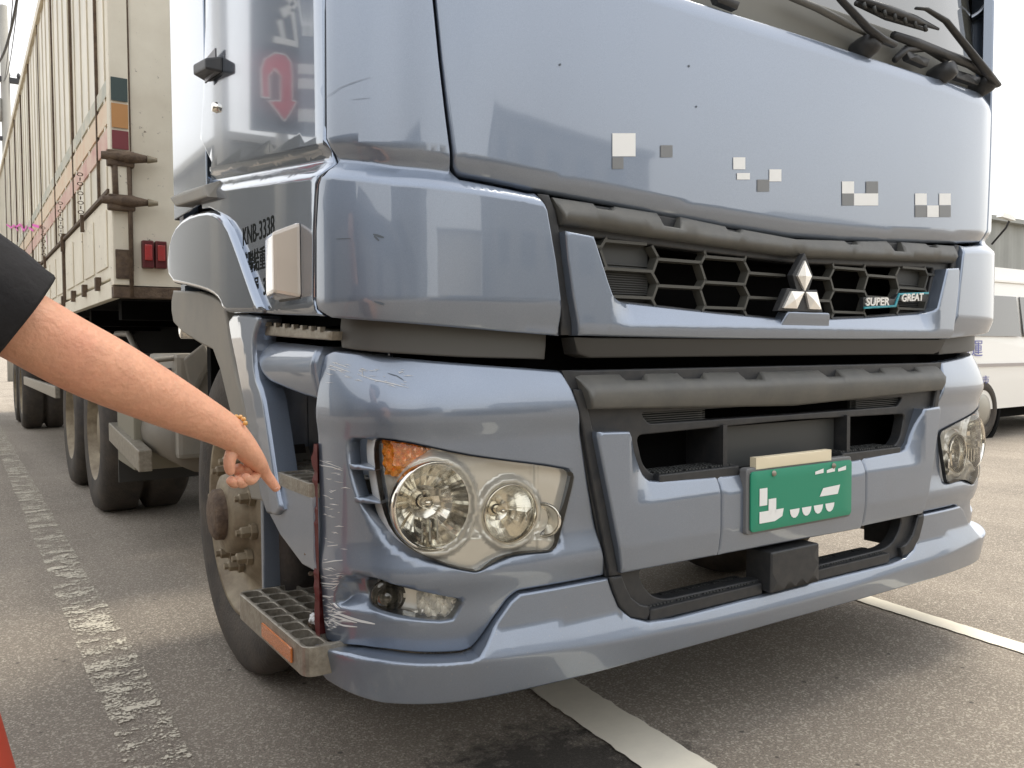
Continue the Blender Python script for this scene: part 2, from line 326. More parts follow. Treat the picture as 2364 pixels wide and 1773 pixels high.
def panel(name, outline, m, parent, curve, relief=None, holes=(), base=0., thick=.012, g=.02, rad=.005, mirror=False, smooth=True, lines=(), **k):
    loops = [resample(outline, g)]+[resample(h, min(g, .012)) for h in holes]
    if mirror: loops = [l*[-1, 1] for l in loops]
    if area(loops[0]) < 0: loops[0] = loops[0][::-1]
    for i in range(1, len(loops)):
        if area(loops[i]) > 0: loops[i] = loops[i][::-1]
    bd = []; pts = []; edges = []; 
    for l in loops:
        o = len(pts); pts += list(l); edges += [(o+i, o+(i+1) % len(l)) for i in range(len(l))]
    nb = len(pts)
    A = np.vstack(loops); B = np.vstack([np.roll(l, -1, 0) for l in loops])
    inner = []
    if rad > 0:
        for l in loops:
            t = np.roll(l, -1, 0)-np.roll(l, 1, 0); n = np.stack([-t[:, 1], t[:, 0]], 1); n /= np.maximum(np.hypot(n[:, 0], n[:, 1]), 1e-9)[:, None]
            for f in (.25, .6, 1.05): inner.append((l+n*rad*f, rad*f*.8))
    lo, hi = loops[0].min(0), loops[0].max(0)
    gx = np.arange(lo[0]+g*.5, hi[0], g); gz = np.arange(lo[1]+g*.5, hi[1], g)
    G = np.stack(np.meshgrid(gx, gz), -1).reshape(-1, 2)
    if len(G): G = G+(np.random.RandomState(1).rand(*G.shape)-.5)*g*.05; inner.append((G, rad*1.3+g*.35))
    for q, md in inner:
        if not len(q): continue
        kk = inside(q, loops[0])
        for h in loops[1:]: kk &= ~inside(q, h)
        q = q[kk]
        if len(q): q = q[distseg(q, A, B) >= md*.98]
        pts += list(q)
    for f in lines:
        xs = np.linspace(lo[0], hi[0], max(4, int((hi[0]-lo[0])/g))); q = np.stack([xs, f(np.abs(xs))+0*xs], 1)
        kk = inside(q, loops[0])
        for h in loops[1:]: kk &= ~inside(q, h)
        kk &= distseg(q, A, B) > rad*1.2+.001
        base_i = len(pts); idx = {}
        for i in np.nonzero(kk)[0]: idx[i] = len(pts); pts.append(q[i])
        for i in idx:
            if i+1 in idx: edges.append((idx[i], idx[i+1]))
    V, _, F, _, _, _ = delaunay_2d_cdt([Vector(p) for p in pts], edges, [], 0, 1e-6)
    V = np.array([tuple(v) for v in V]); F = [f for f in F if len(f) == 3]
    F = np.array(F); cen = V[F].mean(1)
    kk = inside(cen, loops[0])
    for h in loops[1:]: kk &= ~inside(cen, h)
    F = F[kk]
    d = distseg(V, A, B)
    def offs(V, d=None):
        o = np.full(len(V), float(base))
        if relief is not None: o = o+relief(np.abs(V[:, 0]), V[:, 1], V)
        if rad > 0:
            if d is None: d = distseg(V, A, B); d = np.where(ins(V), d, 0)
            q = np.clip(1-d/rad, 0, 1); o = o-rad*(1-np.sqrt(np.maximum(0, 1-q*q)))
        return o
    def ins(V): return np.ones(len(V), bool)
    off = offs(V, d)
    P3 = surf(curve, V[:, 0], V[:, 1], off)
    NRM = None
    if smooth:
        # analytic normals from small steps; next to an edge step towards the inside so that the rounding is kept
        h = .0008
        def near(i):
            Vp = V.copy(); Vm = V.copy(); Vp[:, i] += h; Vm[:, i] -= h
            return Vp, Vm
        g_ = []
        for i in (0, 1):
            Vp, Vm = near(i); nb_ = d < rad*1.5+2*h
            def dd(Q):
                r = np.full(len(V), 9.)
                if rad > 0 and nb_.any(): r[nb_] = distseg(Q[nb_], A, B)
                return r
            bd0 = d < 1e-5
            dp, dm = dd(Vp), dd(Vm)
            if bd0.any():
                # boundary: one side is outside the panel, mirror its distance
                ip = inside(Vp[bd0]+0, loops[0]); im = inside(Vm[bd0]+0, loops[0])
                for hl_ in loops[1:]: ip &= ~inside(Vp[bd0], hl_); im &= ~inside(Vm[bd0], hl_)
                a_, b_ = dp[bd0].copy(), dm[bd0].copy()
                dp[bd0] = np.where(ip, a_, -0*a_); dm[bd0] = np.where(im, b_, 0*b_)
            Pp = surf(curve, Vp[:, 0], Vp[:, 1], offs(Vp, dp)); Pm = surf(curve, Vm[:, 0], Vm[:, 1], offs(Vm, dm)); g_.append(Pp-Pm)
        NRM = np.cross(g_[0], g_[1]); NRM /= np.maximum(np.linalg.norm(NRM, axis=1), 1e-12)[:, None]
    # orient: outward normal
    e1 = V[F[:, 1]]-V[F[:, 0]]; e2 = V[F[:, 2]]-V[F[:, 0]]; cr = e1[:, 0]*e2[:, 1]-e1[:, 1]*e2[:, 0]
    F[cr < 0] = F[cr < 0][:, ::-1]
    # rim: boundary edges (used once)
    cnt = {}
    for f in F:
        for a, b in ((f[0], f[1]), (f[1], f[2]), (f[2], f[0])): cnt[(a, b)] = 1
    rim = [(a, b) for (a, b) in cnt if (b, a) not in cnt]
    verts = [tuple(p) for p in P3]; faces = [tuple(int(i) for i in f) for f in F]
    if thick:
        mp = {}
        for a, b in rim:
            for i in (a, b):
                if i not in mp:
                    mp[i] = len(verts); verts.append(tuple(surf(curve, V[i, 0], V[i, 1], off[i]-thick)))
            faces.append((int(b), int(a), mp[a], mp[b]))
    me = bpy.data.meshes.new(name); me.from_pydata(verts, [], faces); me.update()
    if smooth:
        for i, p in enumerate(me.polygons): p.use_smooth = True
        NN = []
        f0 = F[0]; fn = np.cross(P3[f0[1]]-P3[f0[0]], P3[f0[2]]-P3[f0[0]]); sgn = 1 if fn@NRM[f0[0]] > 0 else -1
        tot = [(P3[f[1]]-P3[f[0]], P3[f[2]]-P3[f[0]]) for f in F[:200]]
        sgn = 1 if sum(np.cross(a, b)@NRM[f[0]] for (a, b), f in zip(tot, F[:200])) > 0 else -1
        for i, p in enumerate(me.polygons):
            if i < len(F):
                for vi in p.vertices: NN.append(tuple(NRM[vi]*sgn))
            else:
                nn = tuple(p.normal)
                for vi in p.vertices: NN.append(nn)
        me.normals_split_custom_set(NN)
    return link(name, me, m, parent, **k)
def both(name, outline, *a, **k):
    """left piece traced, right piece mirrored"""
    l = panel(name, outline, *a, **k); r = panel(name, outline, *a, mirror=True, **k); return l, r
def strip(name, pts, w, m, parent, curve, off=.0015, closed=False):
    """thin mark following the surface, tapered"""
    P = resample(pts, .01, closed); n = len(P); verts = []; faces = []
    for i in range(n):
        t = P[min(i+1, n-1)]-P[max(i-1, 0)]; t = np.array([-t[1], t[0]])/max(np.hypot(*t), 1e-9)
        ww = w*.5*(math.sin(math.pi*(i+.5)/n)**.5)
        for sg in (1, -1): q = P[i]+t*ww*sg; verts.append(tuple(surf(curve, q[0], q[1], off)))
    for i in range(n-1): faces.append((2*i, 2*i+1, 2*i+3, 2*i+2))
    me = bpy.data.meshes.new(name); me.from_pydata(verts, [], faces)
    return link(name, me, m, parent)
def prism(name, pts3, dirv, m, parent=None, bev=0., **k):
    """planar 3D outline extruded along dirv"""
    bm = bmesh.new(); a = [bm.verts.new(Vector(p)) for p in pts3]; b = [bm.verts.new(Vector(p)+Vector(dirv)) for p in pts3]
    n = len(a); bm.faces.new(a); bm.faces.new(b[::-1])
    for i in range(n): bm.faces.new((a[i], b[i], b[(i+1) % n], a[(i+1) % n]))
    bmesh.ops.recalc_face_normals(bm, faces=bm.faces[:])
    if bev: bmesh.ops.bevel(bm, geom=bm.edges[:], offset=bev, segments=2, profile=.6, affect='EDGES')
    return from_bm(name, bm, m, parent, **k)
# ================================================================== GROUND AND SETTING
def asphalt():
    m = bpy.data.materials.new('asphalt'); m.use_nodes = True; t = m.node_tree; b = t.nodes['Principled BSDF']
    g = t.nodes.new('ShaderNodeNewGeometry')
    def noise(sc, det=4, ro=.6):
        n = t.nodes.new('ShaderNodeTexNoise'); n.inputs['Scale'].default_value = sc; n.inputs['Detail'].default_value = det; n.inputs['Roughness'].default_value = ro
        t.links.new(g.outputs['Position'], n.inputs['Vector']); return n
    def mapr(src, a, b_, c, d):
        r = t.nodes.new('ShaderNodeMapRange'); r.inputs[1].default_value = a; r.inputs[2].default_value = b_; r.inputs[3].default_value = c; r.inputs[4].default_value = d
        t.links.new(src, r.inputs[0]); return r
    big = mapr(noise(.9, 5).outputs[0], .3, .7, .82, 1.15)
    fine = mapr(noise(190, 4, .75).outputs[0], .3, .7, .5, 1.48)
    v = t.nodes.new('ShaderNodeTexVoronoi'); v.inputs['Scale'].default_value = 190; t.links.new(g.outputs['Position'], v.inputs['Vector'])
    sp = t.nodes.new('ShaderNodeSeparateColor'); t.links.new(v.outputs['Color'], sp.inputs[0])
    st = mapr(sp.outputs[0], .74, .90, 0, 1)
    mu = t.nodes.new('ShaderNodeMath'); mu.operation = 'MULTIPLY'; t.links.new(big.outputs[0], mu.inputs[0]); t.links.new(fine.outputs[0], mu.inputs[1])
    sc = t.nodes.new('ShaderNodeVectorMath'); sc.operation = 'SCALE'; sc.inputs[0].default_value = (.285, .243, .195); t.links.new(mu.outputs[0], sc.inputs['Scale'])
    mx = t.nodes.new('ShaderNodeMixRGB'); mx.inputs[2].default_value = (.50, .44, .36, 1); t.links.new(sc.outputs[0], mx.inputs[1]); t.links.new(st.outputs[0], mx.inputs[0])
    # oil stain in front of the bumper
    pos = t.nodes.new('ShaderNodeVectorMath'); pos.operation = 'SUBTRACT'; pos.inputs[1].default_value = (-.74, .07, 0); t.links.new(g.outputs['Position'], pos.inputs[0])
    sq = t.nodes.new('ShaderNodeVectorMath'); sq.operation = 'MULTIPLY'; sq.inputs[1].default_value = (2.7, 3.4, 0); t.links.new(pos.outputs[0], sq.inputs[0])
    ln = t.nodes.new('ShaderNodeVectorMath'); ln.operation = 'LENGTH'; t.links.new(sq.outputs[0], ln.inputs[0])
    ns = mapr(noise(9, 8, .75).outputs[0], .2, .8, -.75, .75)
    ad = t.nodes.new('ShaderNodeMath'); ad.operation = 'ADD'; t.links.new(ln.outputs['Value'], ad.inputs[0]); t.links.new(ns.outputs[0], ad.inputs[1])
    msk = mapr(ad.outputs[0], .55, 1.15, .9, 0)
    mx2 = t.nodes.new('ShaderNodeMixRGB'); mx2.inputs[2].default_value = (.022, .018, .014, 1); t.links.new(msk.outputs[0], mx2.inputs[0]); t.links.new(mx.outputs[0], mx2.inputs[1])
    # small dark pits and crumbs, long faint tyre tracks
    v2 = t.nodes.new('ShaderNodeTexVoronoi'); v2.inputs['Scale'].default_value = 9; v2.inputs['Randomness'].default_value = 1; t.links.new(g.outputs['Position'], v2.inputs['Vector'])
    pit = mapr(v2.outputs['Distance'], .05, .075, .75, 0)
    mx3 = t.nodes.new('ShaderNodeMixRGB'); mx3.inputs[2].default_value = (.06, .052, .045, 1); t.links.new(pit.outputs[0], mx3.inputs[0]); t.links.new(mx2.outputs[0], mx3.inputs[1])
    mpt = t.nodes.new('ShaderNodeMapping'); mpt.inputs['Scale'].default_value = (2.6, .12, 1); t.links.new(g.outputs['Position'], mpt.inputs[0])
    nt_ = t.nodes.new('ShaderNodeTexNoise'); nt_.inputs['Scale'].default_value = 1.4; nt_.inputs['Detail'].default_value = 6; t.links.new(mpt.outputs[0], nt_.inputs['Vector'])
    trk = mapr(nt_.outputs[0], .35, .65, .90, 1.06)
    mul = t.nodes.new('ShaderNodeVectorMath'); mul.operation = 'SCALE'; t.links.new(mx3.outputs[0], mul.inputs[0]); t.links.new(trk.outputs[0], mul.inputs['Scale'])
    t.links.new(mul.outputs[0], b.inputs['Base Color']); b.inputs['Roughness'].default_value = .85
    bp = t.nodes.new('ShaderNodeBump'); bp.inputs['Strength'].default_value = .7; bp.inputs['Distance'].default_value = .006
    t.links.new(fine.outputs[0], bp.inputs['Height']); t.links.new(bp.outputs[0], b.inputs['Normal'])
    return m
def lane_mat(name, col, wear, streak=False):
    m = bpy.data.materials.new(name); m.use_nodes = True; t = m.node_tree; b = t.nodes['Principled BSDF']; o = t.nodes['Material Output']
    g = t.nodes.new('ShaderNodeNewGeometry'); n = t.nodes.new('ShaderNodeTexNoise'); n.inputs['Detail'].default_value = 9; n.inputs['Roughness'].default_value = .78
    mp = t.nodes.new('ShaderNodeMapping'); mp.inputs['Scale'].default_value = (1, 1.5, 1); t.links.new(g.outputs['Position'], mp.inputs[0]); t.links.new(mp.outputs[0], n.inputs['Vector'])
    n.inputs['Scale'].default_value = 7
    n3 = t.nodes.new('ShaderNodeTexNoise'); n3.inputs['Scale'].default_value = 130; n3.inputs['Detail'].default_value = 3; t.links.new(g.outputs['Position'], n3.inputs['Vector'])
    a = t.nodes.new('ShaderNodeMath'); a.operation = 'MULTIPLY_ADD'; a.inputs[1].default_value = .55; t.links.new(n3.outputs[0], a.inputs[0]); t.links.new(n.outputs[0], a.inputs[2])
    r = t.nodes.new('ShaderNodeMapRange'); r.inputs[1].default_value = wear; r.inputs[2].default_value = wear+.05; t.links.new(a.outputs[0], r.inputs[0])
    tr = t.nodes.new('ShaderNodeBsdfTransparent'); mx = t.nodes.new('ShaderNodeMixShader')
    t.links.new(r.outputs[0], mx.inputs[0]); t.links.new(tr.outputs[0], mx.inputs[1]); t.links.new(b.outputs[0], mx.inputs[2]); t.links.new(mx.outputs[0], o.inputs[0])
    mc = t.nodes.new('ShaderNodeMixRGB'); mc.inputs[1].default_value = (*[c*.72 for c in col], 1); mc.inputs[2].default_value = (*col, 1); t.links.new(n.outputs[0], mc.inputs[0]); t.links.new(mc.outputs[0], b.inputs['Base Color'])
    b.inputs['Roughness'].default_value = .8
    return m
bm = bmesh.new(); bmesh.ops.create_grid(bm, x_segments=2, y_segments=2, size=400)
tag(from_bm('ground', bm, asphalt()), kind='structure')
def quad(name, P, z, m, kind='structure', n=1):
    me = bpy.data.meshes.new(name); me.from_pydata([(x, y, z) for x, y in P], [], [tuple(range(len(P)))])
    return tag(link(name, me, m), kind=kind)
def jag(xa, ya, xb, yb, w, z, name, m, amp=.004, step=.03):
    d = Vector((xb-xa, yb-ya)); L = d.length; d /= L; n = Vector((-d.y, d.x)); k = int(L/step); l = []; r = []
    rnd = random.Random(5)
    for i in range(k+1):
        c = Vector((xa, ya))+d*(L*i/k); l.append(c+n*(w/2+rnd.uniform(-amp, amp))); r.append(c-n*(w/2+rnd.uniform(-amp, amp)))
    V = [(p.x, p.y, z) for p in l]+[(p.x, p.y, z) for p in r]; F = [(i, i+1, k+2+i, k+1+i) for i in range(k)]
    me = bpy.data.meshes.new(name); me.from_pydata(V, [], F); return tag(link(name, me, m), kind='structure')
LM = lane_mat('road_paint', (.86, .80, .66), -.5); LMW = lane_mat('worn_road_paint', (.66, .60, .48), .785)
jag(-.56, -1.1, -.26, 2.6, .155, .004, 'road_marking', LM)
jag(.93, -1.1, 1.35, 2.6, .095, .004, 'road_marking', LM, .003)
jag(-1.50, -1.6, -1.46, 30, .15, .004, 'worn_road_marking', LMW, .006, .2)

# utility pole with wires, far left
P = ony(15, 300, 34); px, py = P[0], 34.
t = empty('utility_pole', (px, py, 0), 'tall grey concrete utility pole with cross arms far behind the trailer', 'pole')
tube('pole', [(px, py, 0), (px, py, 6), (px, py, 13.5)], [.2, .17, .13], CONC, t, 12)
zc = float(ony(10, 172, 34)[2]); z2 = float(ony(10, 300, 34)[2])
boxes('cross_arm', [(px-.9, px+.5, py-.08, py+.08, zc-.09, zc+.09)], WIREM, t)
boxes('cross_arm', [(px-.6, px+.2, py-.08, py+.08, z2-.07, z2+.07)], WIREM, t)
lathe('transformer', [(0, 0), (.22, 0), (.22, .8), (0, .8)], Matrix.Translation((px-.35, py, zc-1.5)), CONC, t, 14)
for dx in (-.8, -.4, .1, .42): lathe('insulator', [(0, 0), (.05, 0), (.07, .1), (.04, .2), (0, .22)], Matrix.Translation((px+dx, py, zc+.09)), WIREM, t, 8)
def wire(a, b, sag, label, r=.012):
    pts = [Vector(a).lerp(Vector(b), i/12)-Vector((0, 0, sag*4*(i/12)*(1-i/12))) for i in range(13)]
    return tag(tube('overhead_wire', pts, r, WIREM, None, 5), label, 'wire', 'overhead wires above the utility pole')
wire(ony(44, -60, 18), ony(8, 175, 34), .5, 'rightmost thin overhead wire slanting down to the utility pole')
wire(ony(32, -60, 18), ony(10, 172, 34), .2, 'middle thin overhead wire running to the utility pole')
wire(ony(40, -20, 12), ony(-20, 135, 16), .35, 'thick sagging black cable curving across the top left corner', .02)
# shed beyond the van
A = onz(2140, 760, 0) if False else None
sx0 = float(ony(2060, 490, 16)[0]); sz = float(ony(2180, 484, 16)[2])
t = empty('corrugated_shed', (sx0+12, 18, 0), 'grey corrugated metal shed standing beyond the white van', 'building')
bm = bmesh.new()
n = 150; w = 40.
vs = []
for i in range(n+1):
    x = sx0-3+w*i/n; y = 16+(.06 if (i % 4) in (1, 2) else 0)
    vs.append((bm.verts.new((x, y, .6)), bm.verts.new((x, y, sz))))
for i in range(n): bm.faces.new((vs[i][0], vs[i+1][0], vs[i+1][1], vs[i][1]))
from_bm('corrugated_wall', bm, SHEET, t)
boxes('base_wall', [(sx0-3.05, sx0+w-3, 16.1, 24, 0, .6)], CONC, t)
hexa('roof', [(sx0-3.4, 15.7, sz), (sx0+w-2.6, 15.7, sz), (sx0+w-2.6, 24, sz), (sx0-3.4, 24, sz), (sx0-3.4, 15.7, sz+.18), (sx0+w-2.6, 15.7, sz+.18), (sx0+w-2.6, 24, sz+1.6), (sx0-3.4, 24, sz+1.6)], SHEET, t)
boxes('side_wall', [(sx0-3, sx0-2.8, 16.1, 24, .6, sz)], SHEET, t)
lx, lz = ony(2172, 468, 15)[0], ony(2172, 468, 15)[2]
t = empty('shed_lamp', (lx, 15, lz), 'small pale lamp head sticking up above the shed roof edge', 'lamp')
hexa('lamp_shade', [(lx-.5, 14.9, lz-.05), (lx+.6, 14.9, lz-.12), (lx+.6, 15.1, lz-.12), (lx-.5, 15.1, lz-.05), (lx-.3, 14.9, lz+.12), (lx+.4, 14.9, lz+.06), (lx+.4, 15.1, lz+.06), (lx-.3, 15.1, lz+.12)], WHITE, t)
tube('lamp_arm', [(lx+.4, 15, lz), (lx+.9, 15.4, lz-.3), (lx+.9, 15.95, lz-.9)], .04, WIREM, t, 8)

# white van at right
def van():
    y0, y1 = 3.35, 5.15; x0 = 6.62; L = 4.9
    t = empty('van', (x0+L/2, (y0+y1)/2, 0), 'white van with blue lettering parked beyond the front corner of the truck', 'van')
    prof = [(x0+.06, .32), (x0, .62), (x0, 1.05), (x0+.06, 1.2), (x0+.16, 1.72), (x0+.30, 1.88), (x0+.6, 1.93), (x0+3.3, 1.93), (x0+3.75, 1.83), (x0+4.35, 1.2), (x0+4.8, 1.0), (x0+4.9, .7), (x0+4.88, .34)]
    bm = bmesh.new(); rings = []
    for yy, ins in ((y0, .06), (y0+.03, 0), (y1-.03, 0), (y1, .06)):
        rings.append([bm.verts.new((x, yy+((.10 if yy < 4 else -.10)*max(0, (z-1.1))/.8), z)) for x, z in prof])
    for a, b in zip(rings, rings[1:]):
        for i in range(len(prof)): bm.faces.new((a[i], a[(i+1) % len(prof)], b[(i+1) % len(prof)], b[i]))
    bm.faces.new(rings[0][::-1]); bm.faces.new(rings[-1]); bmesh.ops.recalc_face_normals(bm, faces=bm.faces[:])
    from_bm('body', bm, WHITEVAN, t)
    def sidep(name, pts, m, d=.012, parent=t):
        P = [(x, y0-.004+.10*max(0, z-1.1)/.8, z) for x, z in pts]
        return prism(name, P, (0, -d, 0), m, parent)
    f = sidep('side_window', [(x0+.28, 1.14), (x0+.38, 1.60), (x0+1.75, 1.60), (x0+1.75, 1.14)], VANG)
    sidep('side_window', [(x0+1.83, 1.14), (x0+1.83, 1.60), (x0+3.0, 1.60), (x0+3.0, 1.14)], VANG)
    sidep('side_window', [(x0+3.08, 1.14), (x0+3.08, 1.60), (x0+3.5, 1.58), (x0+4.0, 1.14)], VANG)
    prism('rear_window', [(x0+.058, y0+.25, 1.2), (x0+.058, y1-.25, 1.2), (x0+.14, y1-.3, 1.66), (x0+.14, y0+.3, 1.66)], (-.015, 0, 0), VANG, t)
    boxes('belt_moulding', [(x0+.03, x0+4.3, y0-.02, y0-.001, .80, .835)], mat('van_trim', (.42, .38, .36), .5), t)
    boxes('roof_gutter', [(x0+.2, x0+3.5, y0+.06, y0+.1, 1.76, 1.785)], WHITEVAN, t)
    BL = mat('blue_lettering', (.16, .17, .42), .6)
    M = frame((x0+.42, y0-.008, .93), (0, -1, 0), (1, 0, 0))
    text('side_lettering', '\u8ca8\u904b', .20, M, BL, t, .001, 1.25)
    text('side_lettering', '\u9ad8\u96c4\u5e02', .10, frame((x0+.62, y0-.008, .62), (0, -1, 0), (1, 0, 0)), BL, t, .001, 1.5)
    for wx in (x0+.95, x0+3.95):
        M = frame((wx, y0+.02, .33), (0, -1, 0))
        w = lathe('wheel', [(0, -.15), (.30, -.15), (.33, -.12), (.33, .0), (.30, .025), (.22, .03), (.20, .0)], M, RUBBER, t, 32)
        lathe('wheel_cover', [(.21, -.02), (.20, .01), (.12, .035), (0, .04)], M, mat('wheel_cover_grey', (.4, .38, .33), .4, .5), w, 24)
        lathe('wheel_arch', [(.345, .0), (.40, .0), (.41, .012), (.35, .016), (.345, .0)], M, DARK, t, 32)
    boxes('underside', [(x0+.2, x0+4.7, y0+.15, y1-.15, .2, .36)], DARK, t)
    boxes('door_handle', [(x0+2.0, x0+2.2, y0-.03, y0-.002, .98, 1.01)], BLACK, t)
    # the opening in its rear quarter shows a dark palm shaped reflection: left to the glass
van()
# roadside sign and buildings, out of frame, seen mirrored in the glossy door
def refl(u, v, yp):
    d = ray(u, v); k = (-1.25-CAM[0])/d[0]; Q = CAM+k*d; e = d*np.array([-1, 1, 1]); s = (yp-Q[1])/e[1]; return Vector(Q+s*e)
SY = 7.
t = empty('roadside_sign', (-3.5, SY, 0), 'dark roadside shop sign on a pole with red U-turn arrow, mirrored in the truck door', 'sign')
prism('board', [refl(543, -90, SY), refl(703, -90, SY), refl(703, 296, SY), refl(543, 278, SY)], (0, .06, 0), SIGNM, t)
arrow = [(565, 210), (563, 150), (570, 128), (590, 114), (612, 118), (628, 135), (632, 165), (631, 218), (645, 220), (609, 262), (578, 218), (601, 218), (601, 165), (590, 148), (578, 165), (580, 212)]
def flat(name, px, yp, m, d=.02, parent=None): return prism(name, [refl(a, b, yp) for a, b in px], (0, -d, 0), m, parent)
c0 = np.mean(arrow, 0)
for i in range(len(arrow)):
    a_, b_ = Vector(arrow[i]), Vector(arrow[(i+1) % len(arrow)]); n_ = (b_-a_).normalized(); n_ = Vector((-n_.y, n_.x))*1.6; e_ = (b_-a_).normalized()*1.5
    flat('arrow_outline', [tuple(a_-e_+n_), tuple(b_+e_+n_), tuple(b_+e_-n_), tuple(a_-e_-n_)], SY-.016, WHITE, .01, t)
flat('arrow', arrow, SY-.014, SIGNR, .01, t)
for q in ([(588, 78), (650, 92), (650, 104), (586, 92)], [(594, 45), (604, 40), (612, 82), (602, 80)], [(626, 20), (638, 20), (650, 90), (640, 92)], [(600, 20), (640, 0), (655, 8), (640, 22), (608, 40)],
          [(655, -10), (672, 55), (666, 60), (648, -10)], [(680, 5), (688, 5), (676, 80), (668, 78)], [(598, -20), (612, -25), (640, 10), (628, 16)]):
    flat('sign_stroke', q, SY-.002, WHITE, .012, t)
for i, x in enumerate((652, 661, 670, 679, 688)):
    flat('sign_figure', [(x, 140), (x+6, 139), (x+6, 160), (x, 162)], SY-.002, WHITE, .01, t)
    flat('sign_figure', [(x, 172), (x+6, 170), (x+6, 192), (x, 194)], SY-.002, WHITE, .01, t)
    flat('sign_figure', [(x, 238), (x+6, 235), (x+6, 262), (x, 266)], SY-.002, WHITE, .01, t)
Q = refl(612, 300, SY); tube('pole', [(Q.x, SY+.1, 0), (Q.x, SY+.1, 3.6)], .06, CONC, t, 10)
def rbuild(name, u0, u1, vtop, yp, dep, m, label, dx=0):
    a = refl(u0, vtop, yp); b = refl(u1, vtop, yp); x0, x1 = sorted((a.x, b.x))
    t = empty(name, ((x0+x1)/2, yp+dep/2, 0), label, 'building')
    boxes('wall', [(x0, x1, yp, yp+dep, 0, a.z)], m, t)
    boxes('roof', [(x0-.1, x1+.1, yp-.1, yp+dep+.1, a.z, a.z+.12)], CONC, t)
    n = max(1, int((x1-x0)/1.6))
    for i in range(n):
        cx = x0+(x1-x0)*(i+.5)/n; boxes('window', [(cx-.35, cx+.35, yp-.03, yp+.05, 1.2, min(2.2, a.z-.3))], VANG, t)
    return t
rbuild('roadside_building', 489, 760, 303, 11.5, 4, GREYW, 'low grey roadside building seen only mirrored in the truck door')
def rpost(u0, u1, yp, name, label, z=9.):
    a = refl(u0, 100, yp); b = refl(u1, 100, yp); x0, x1 = sorted((a.x, b.x))
    t = tag(boxes(name, [(x0, x1, yp, yp+.4, 0, z)], CONC), label, 'post')
rpost(477, 492, 9., 'concrete_post', 'plain concrete post seen only mirrored in the truck door')
# low dark shop fronts added out of frame to darken the lower body's reflections
SHOP = mat('added_shopfront', (.045, .042, .04), .6, noise=.3, nscale=1.2); SHUT = mat('shutter_grey', (.13, .125, .115), .5)
for i, (ya, yb, h) in enumerate(((-14, -7.5, 2.7), (-7.2, -1.5, 2.3), (-1.2, 5.0, 2.5))):
    t = empty('shop', (-7.5, (ya+yb)/2, 0), ['added dark shop front behind and left of the photographer', 'added low dark shop front directly left of the photographer', 'added dark shop front across the lane from the cab door'][i], 'building', 'added dark shops along the left kerb')
    boxes('wall', [(-10.5, -6.4, ya, yb, 0, h)], SHOP, t); boxes('roof', [(-10.6, -6.2, ya-.05, yb+.05, h, h+.12)], SHUT, t)
    for k in range(2):
        y_ = ya+.6+k*(yb-ya)/2; boxes('shutter', [(-6.39, -6.34, y_, y_+2.1, .1, 2.0)], SHUT, t)
t = empty('added_car', (.2, -6.2, 0), 'added unseen dark car across the lane behind the photographer', 'car')  # unseen car, added so the low bodywork mirrors something dark
hexa('body', [(-2.2, -7.1, .25), (2.3, -7.1, .25), (2.3, -5.4, .25), (-2.2, -5.4, .25), (-2.2, -7.1, .85), (2.3, -7.1, .85), (2.3, -5.4, .85), (-2.2, -5.4, .85)], mat('added_car_paint', (.03, .028, .03), .3, coat=.7), t, .08)
hexa('cabin', [(-1.5, -7.0, .84), (1.5, -7.0, .84), (1.5, -5.5, .84), (-1.5, -5.5, .84), (-.9, -6.85, 1.42), (.9, -6.85, 1.42), (.9, -5.65, 1.42), (-.9, -5.65, 1.42)], VANG, t, .05)
for x in (-1.4, 1.5):
    for y in (-5.45, -7.05): lathe('wheel', [(0, -.09), (.3, -.09), (.31, 0), (.3, .09), (0, .09)], frame((x, y, .31), (0, 1, 0)), RUBBER, t, 24)
# buildings behind the photographer, giving the paint something to mirror
for i, (x, y, w, d, h, m) in enumerate([(-14, -26, 12, 8, 7.5, GREYW), (1, -30, 10, 8, 5.0, CREAM), (14, -27, 13, 8, 8.5, CONC), (30, -24, 12, 9, 6, GREYW)]):
    lab = ['tall grey block across the road behind the photographer', 'low cream house across the road behind the photographer', 'tallest concrete block across the road behind the photographer', 'grey building at the far end across the road behind the photographer'][i]
    t = empty('street_building', (x, y, 0), lab, 'building', 'buildings across the road')
    boxes('wall', [(x-w/2, x+w/2, y-d/2, y+d/2, 0, h)], m, t); boxes('roof', [(x-w/2-.2, x+w/2+.2, y-d/2-.2, y+d/2+.2, h, h+.2)], CONC, t)
    for fl in range(int(h//2.8)):
        for k in range(int(w//2.4)):
            cx = x-w/2+1.3+k*2.4; boxes('window', [(cx-.6, cx+.6, y+d/2-.02, y+d/2+.04, 1+fl*2.8, 2.3+fl*2.8)], VANG, t)

# ================================================================== TRUCK
T = empty('truck', (0, .9, 0), 'silver blue heavy truck cab with three diamond grille emblem and scraped bumper corner', 'truck')
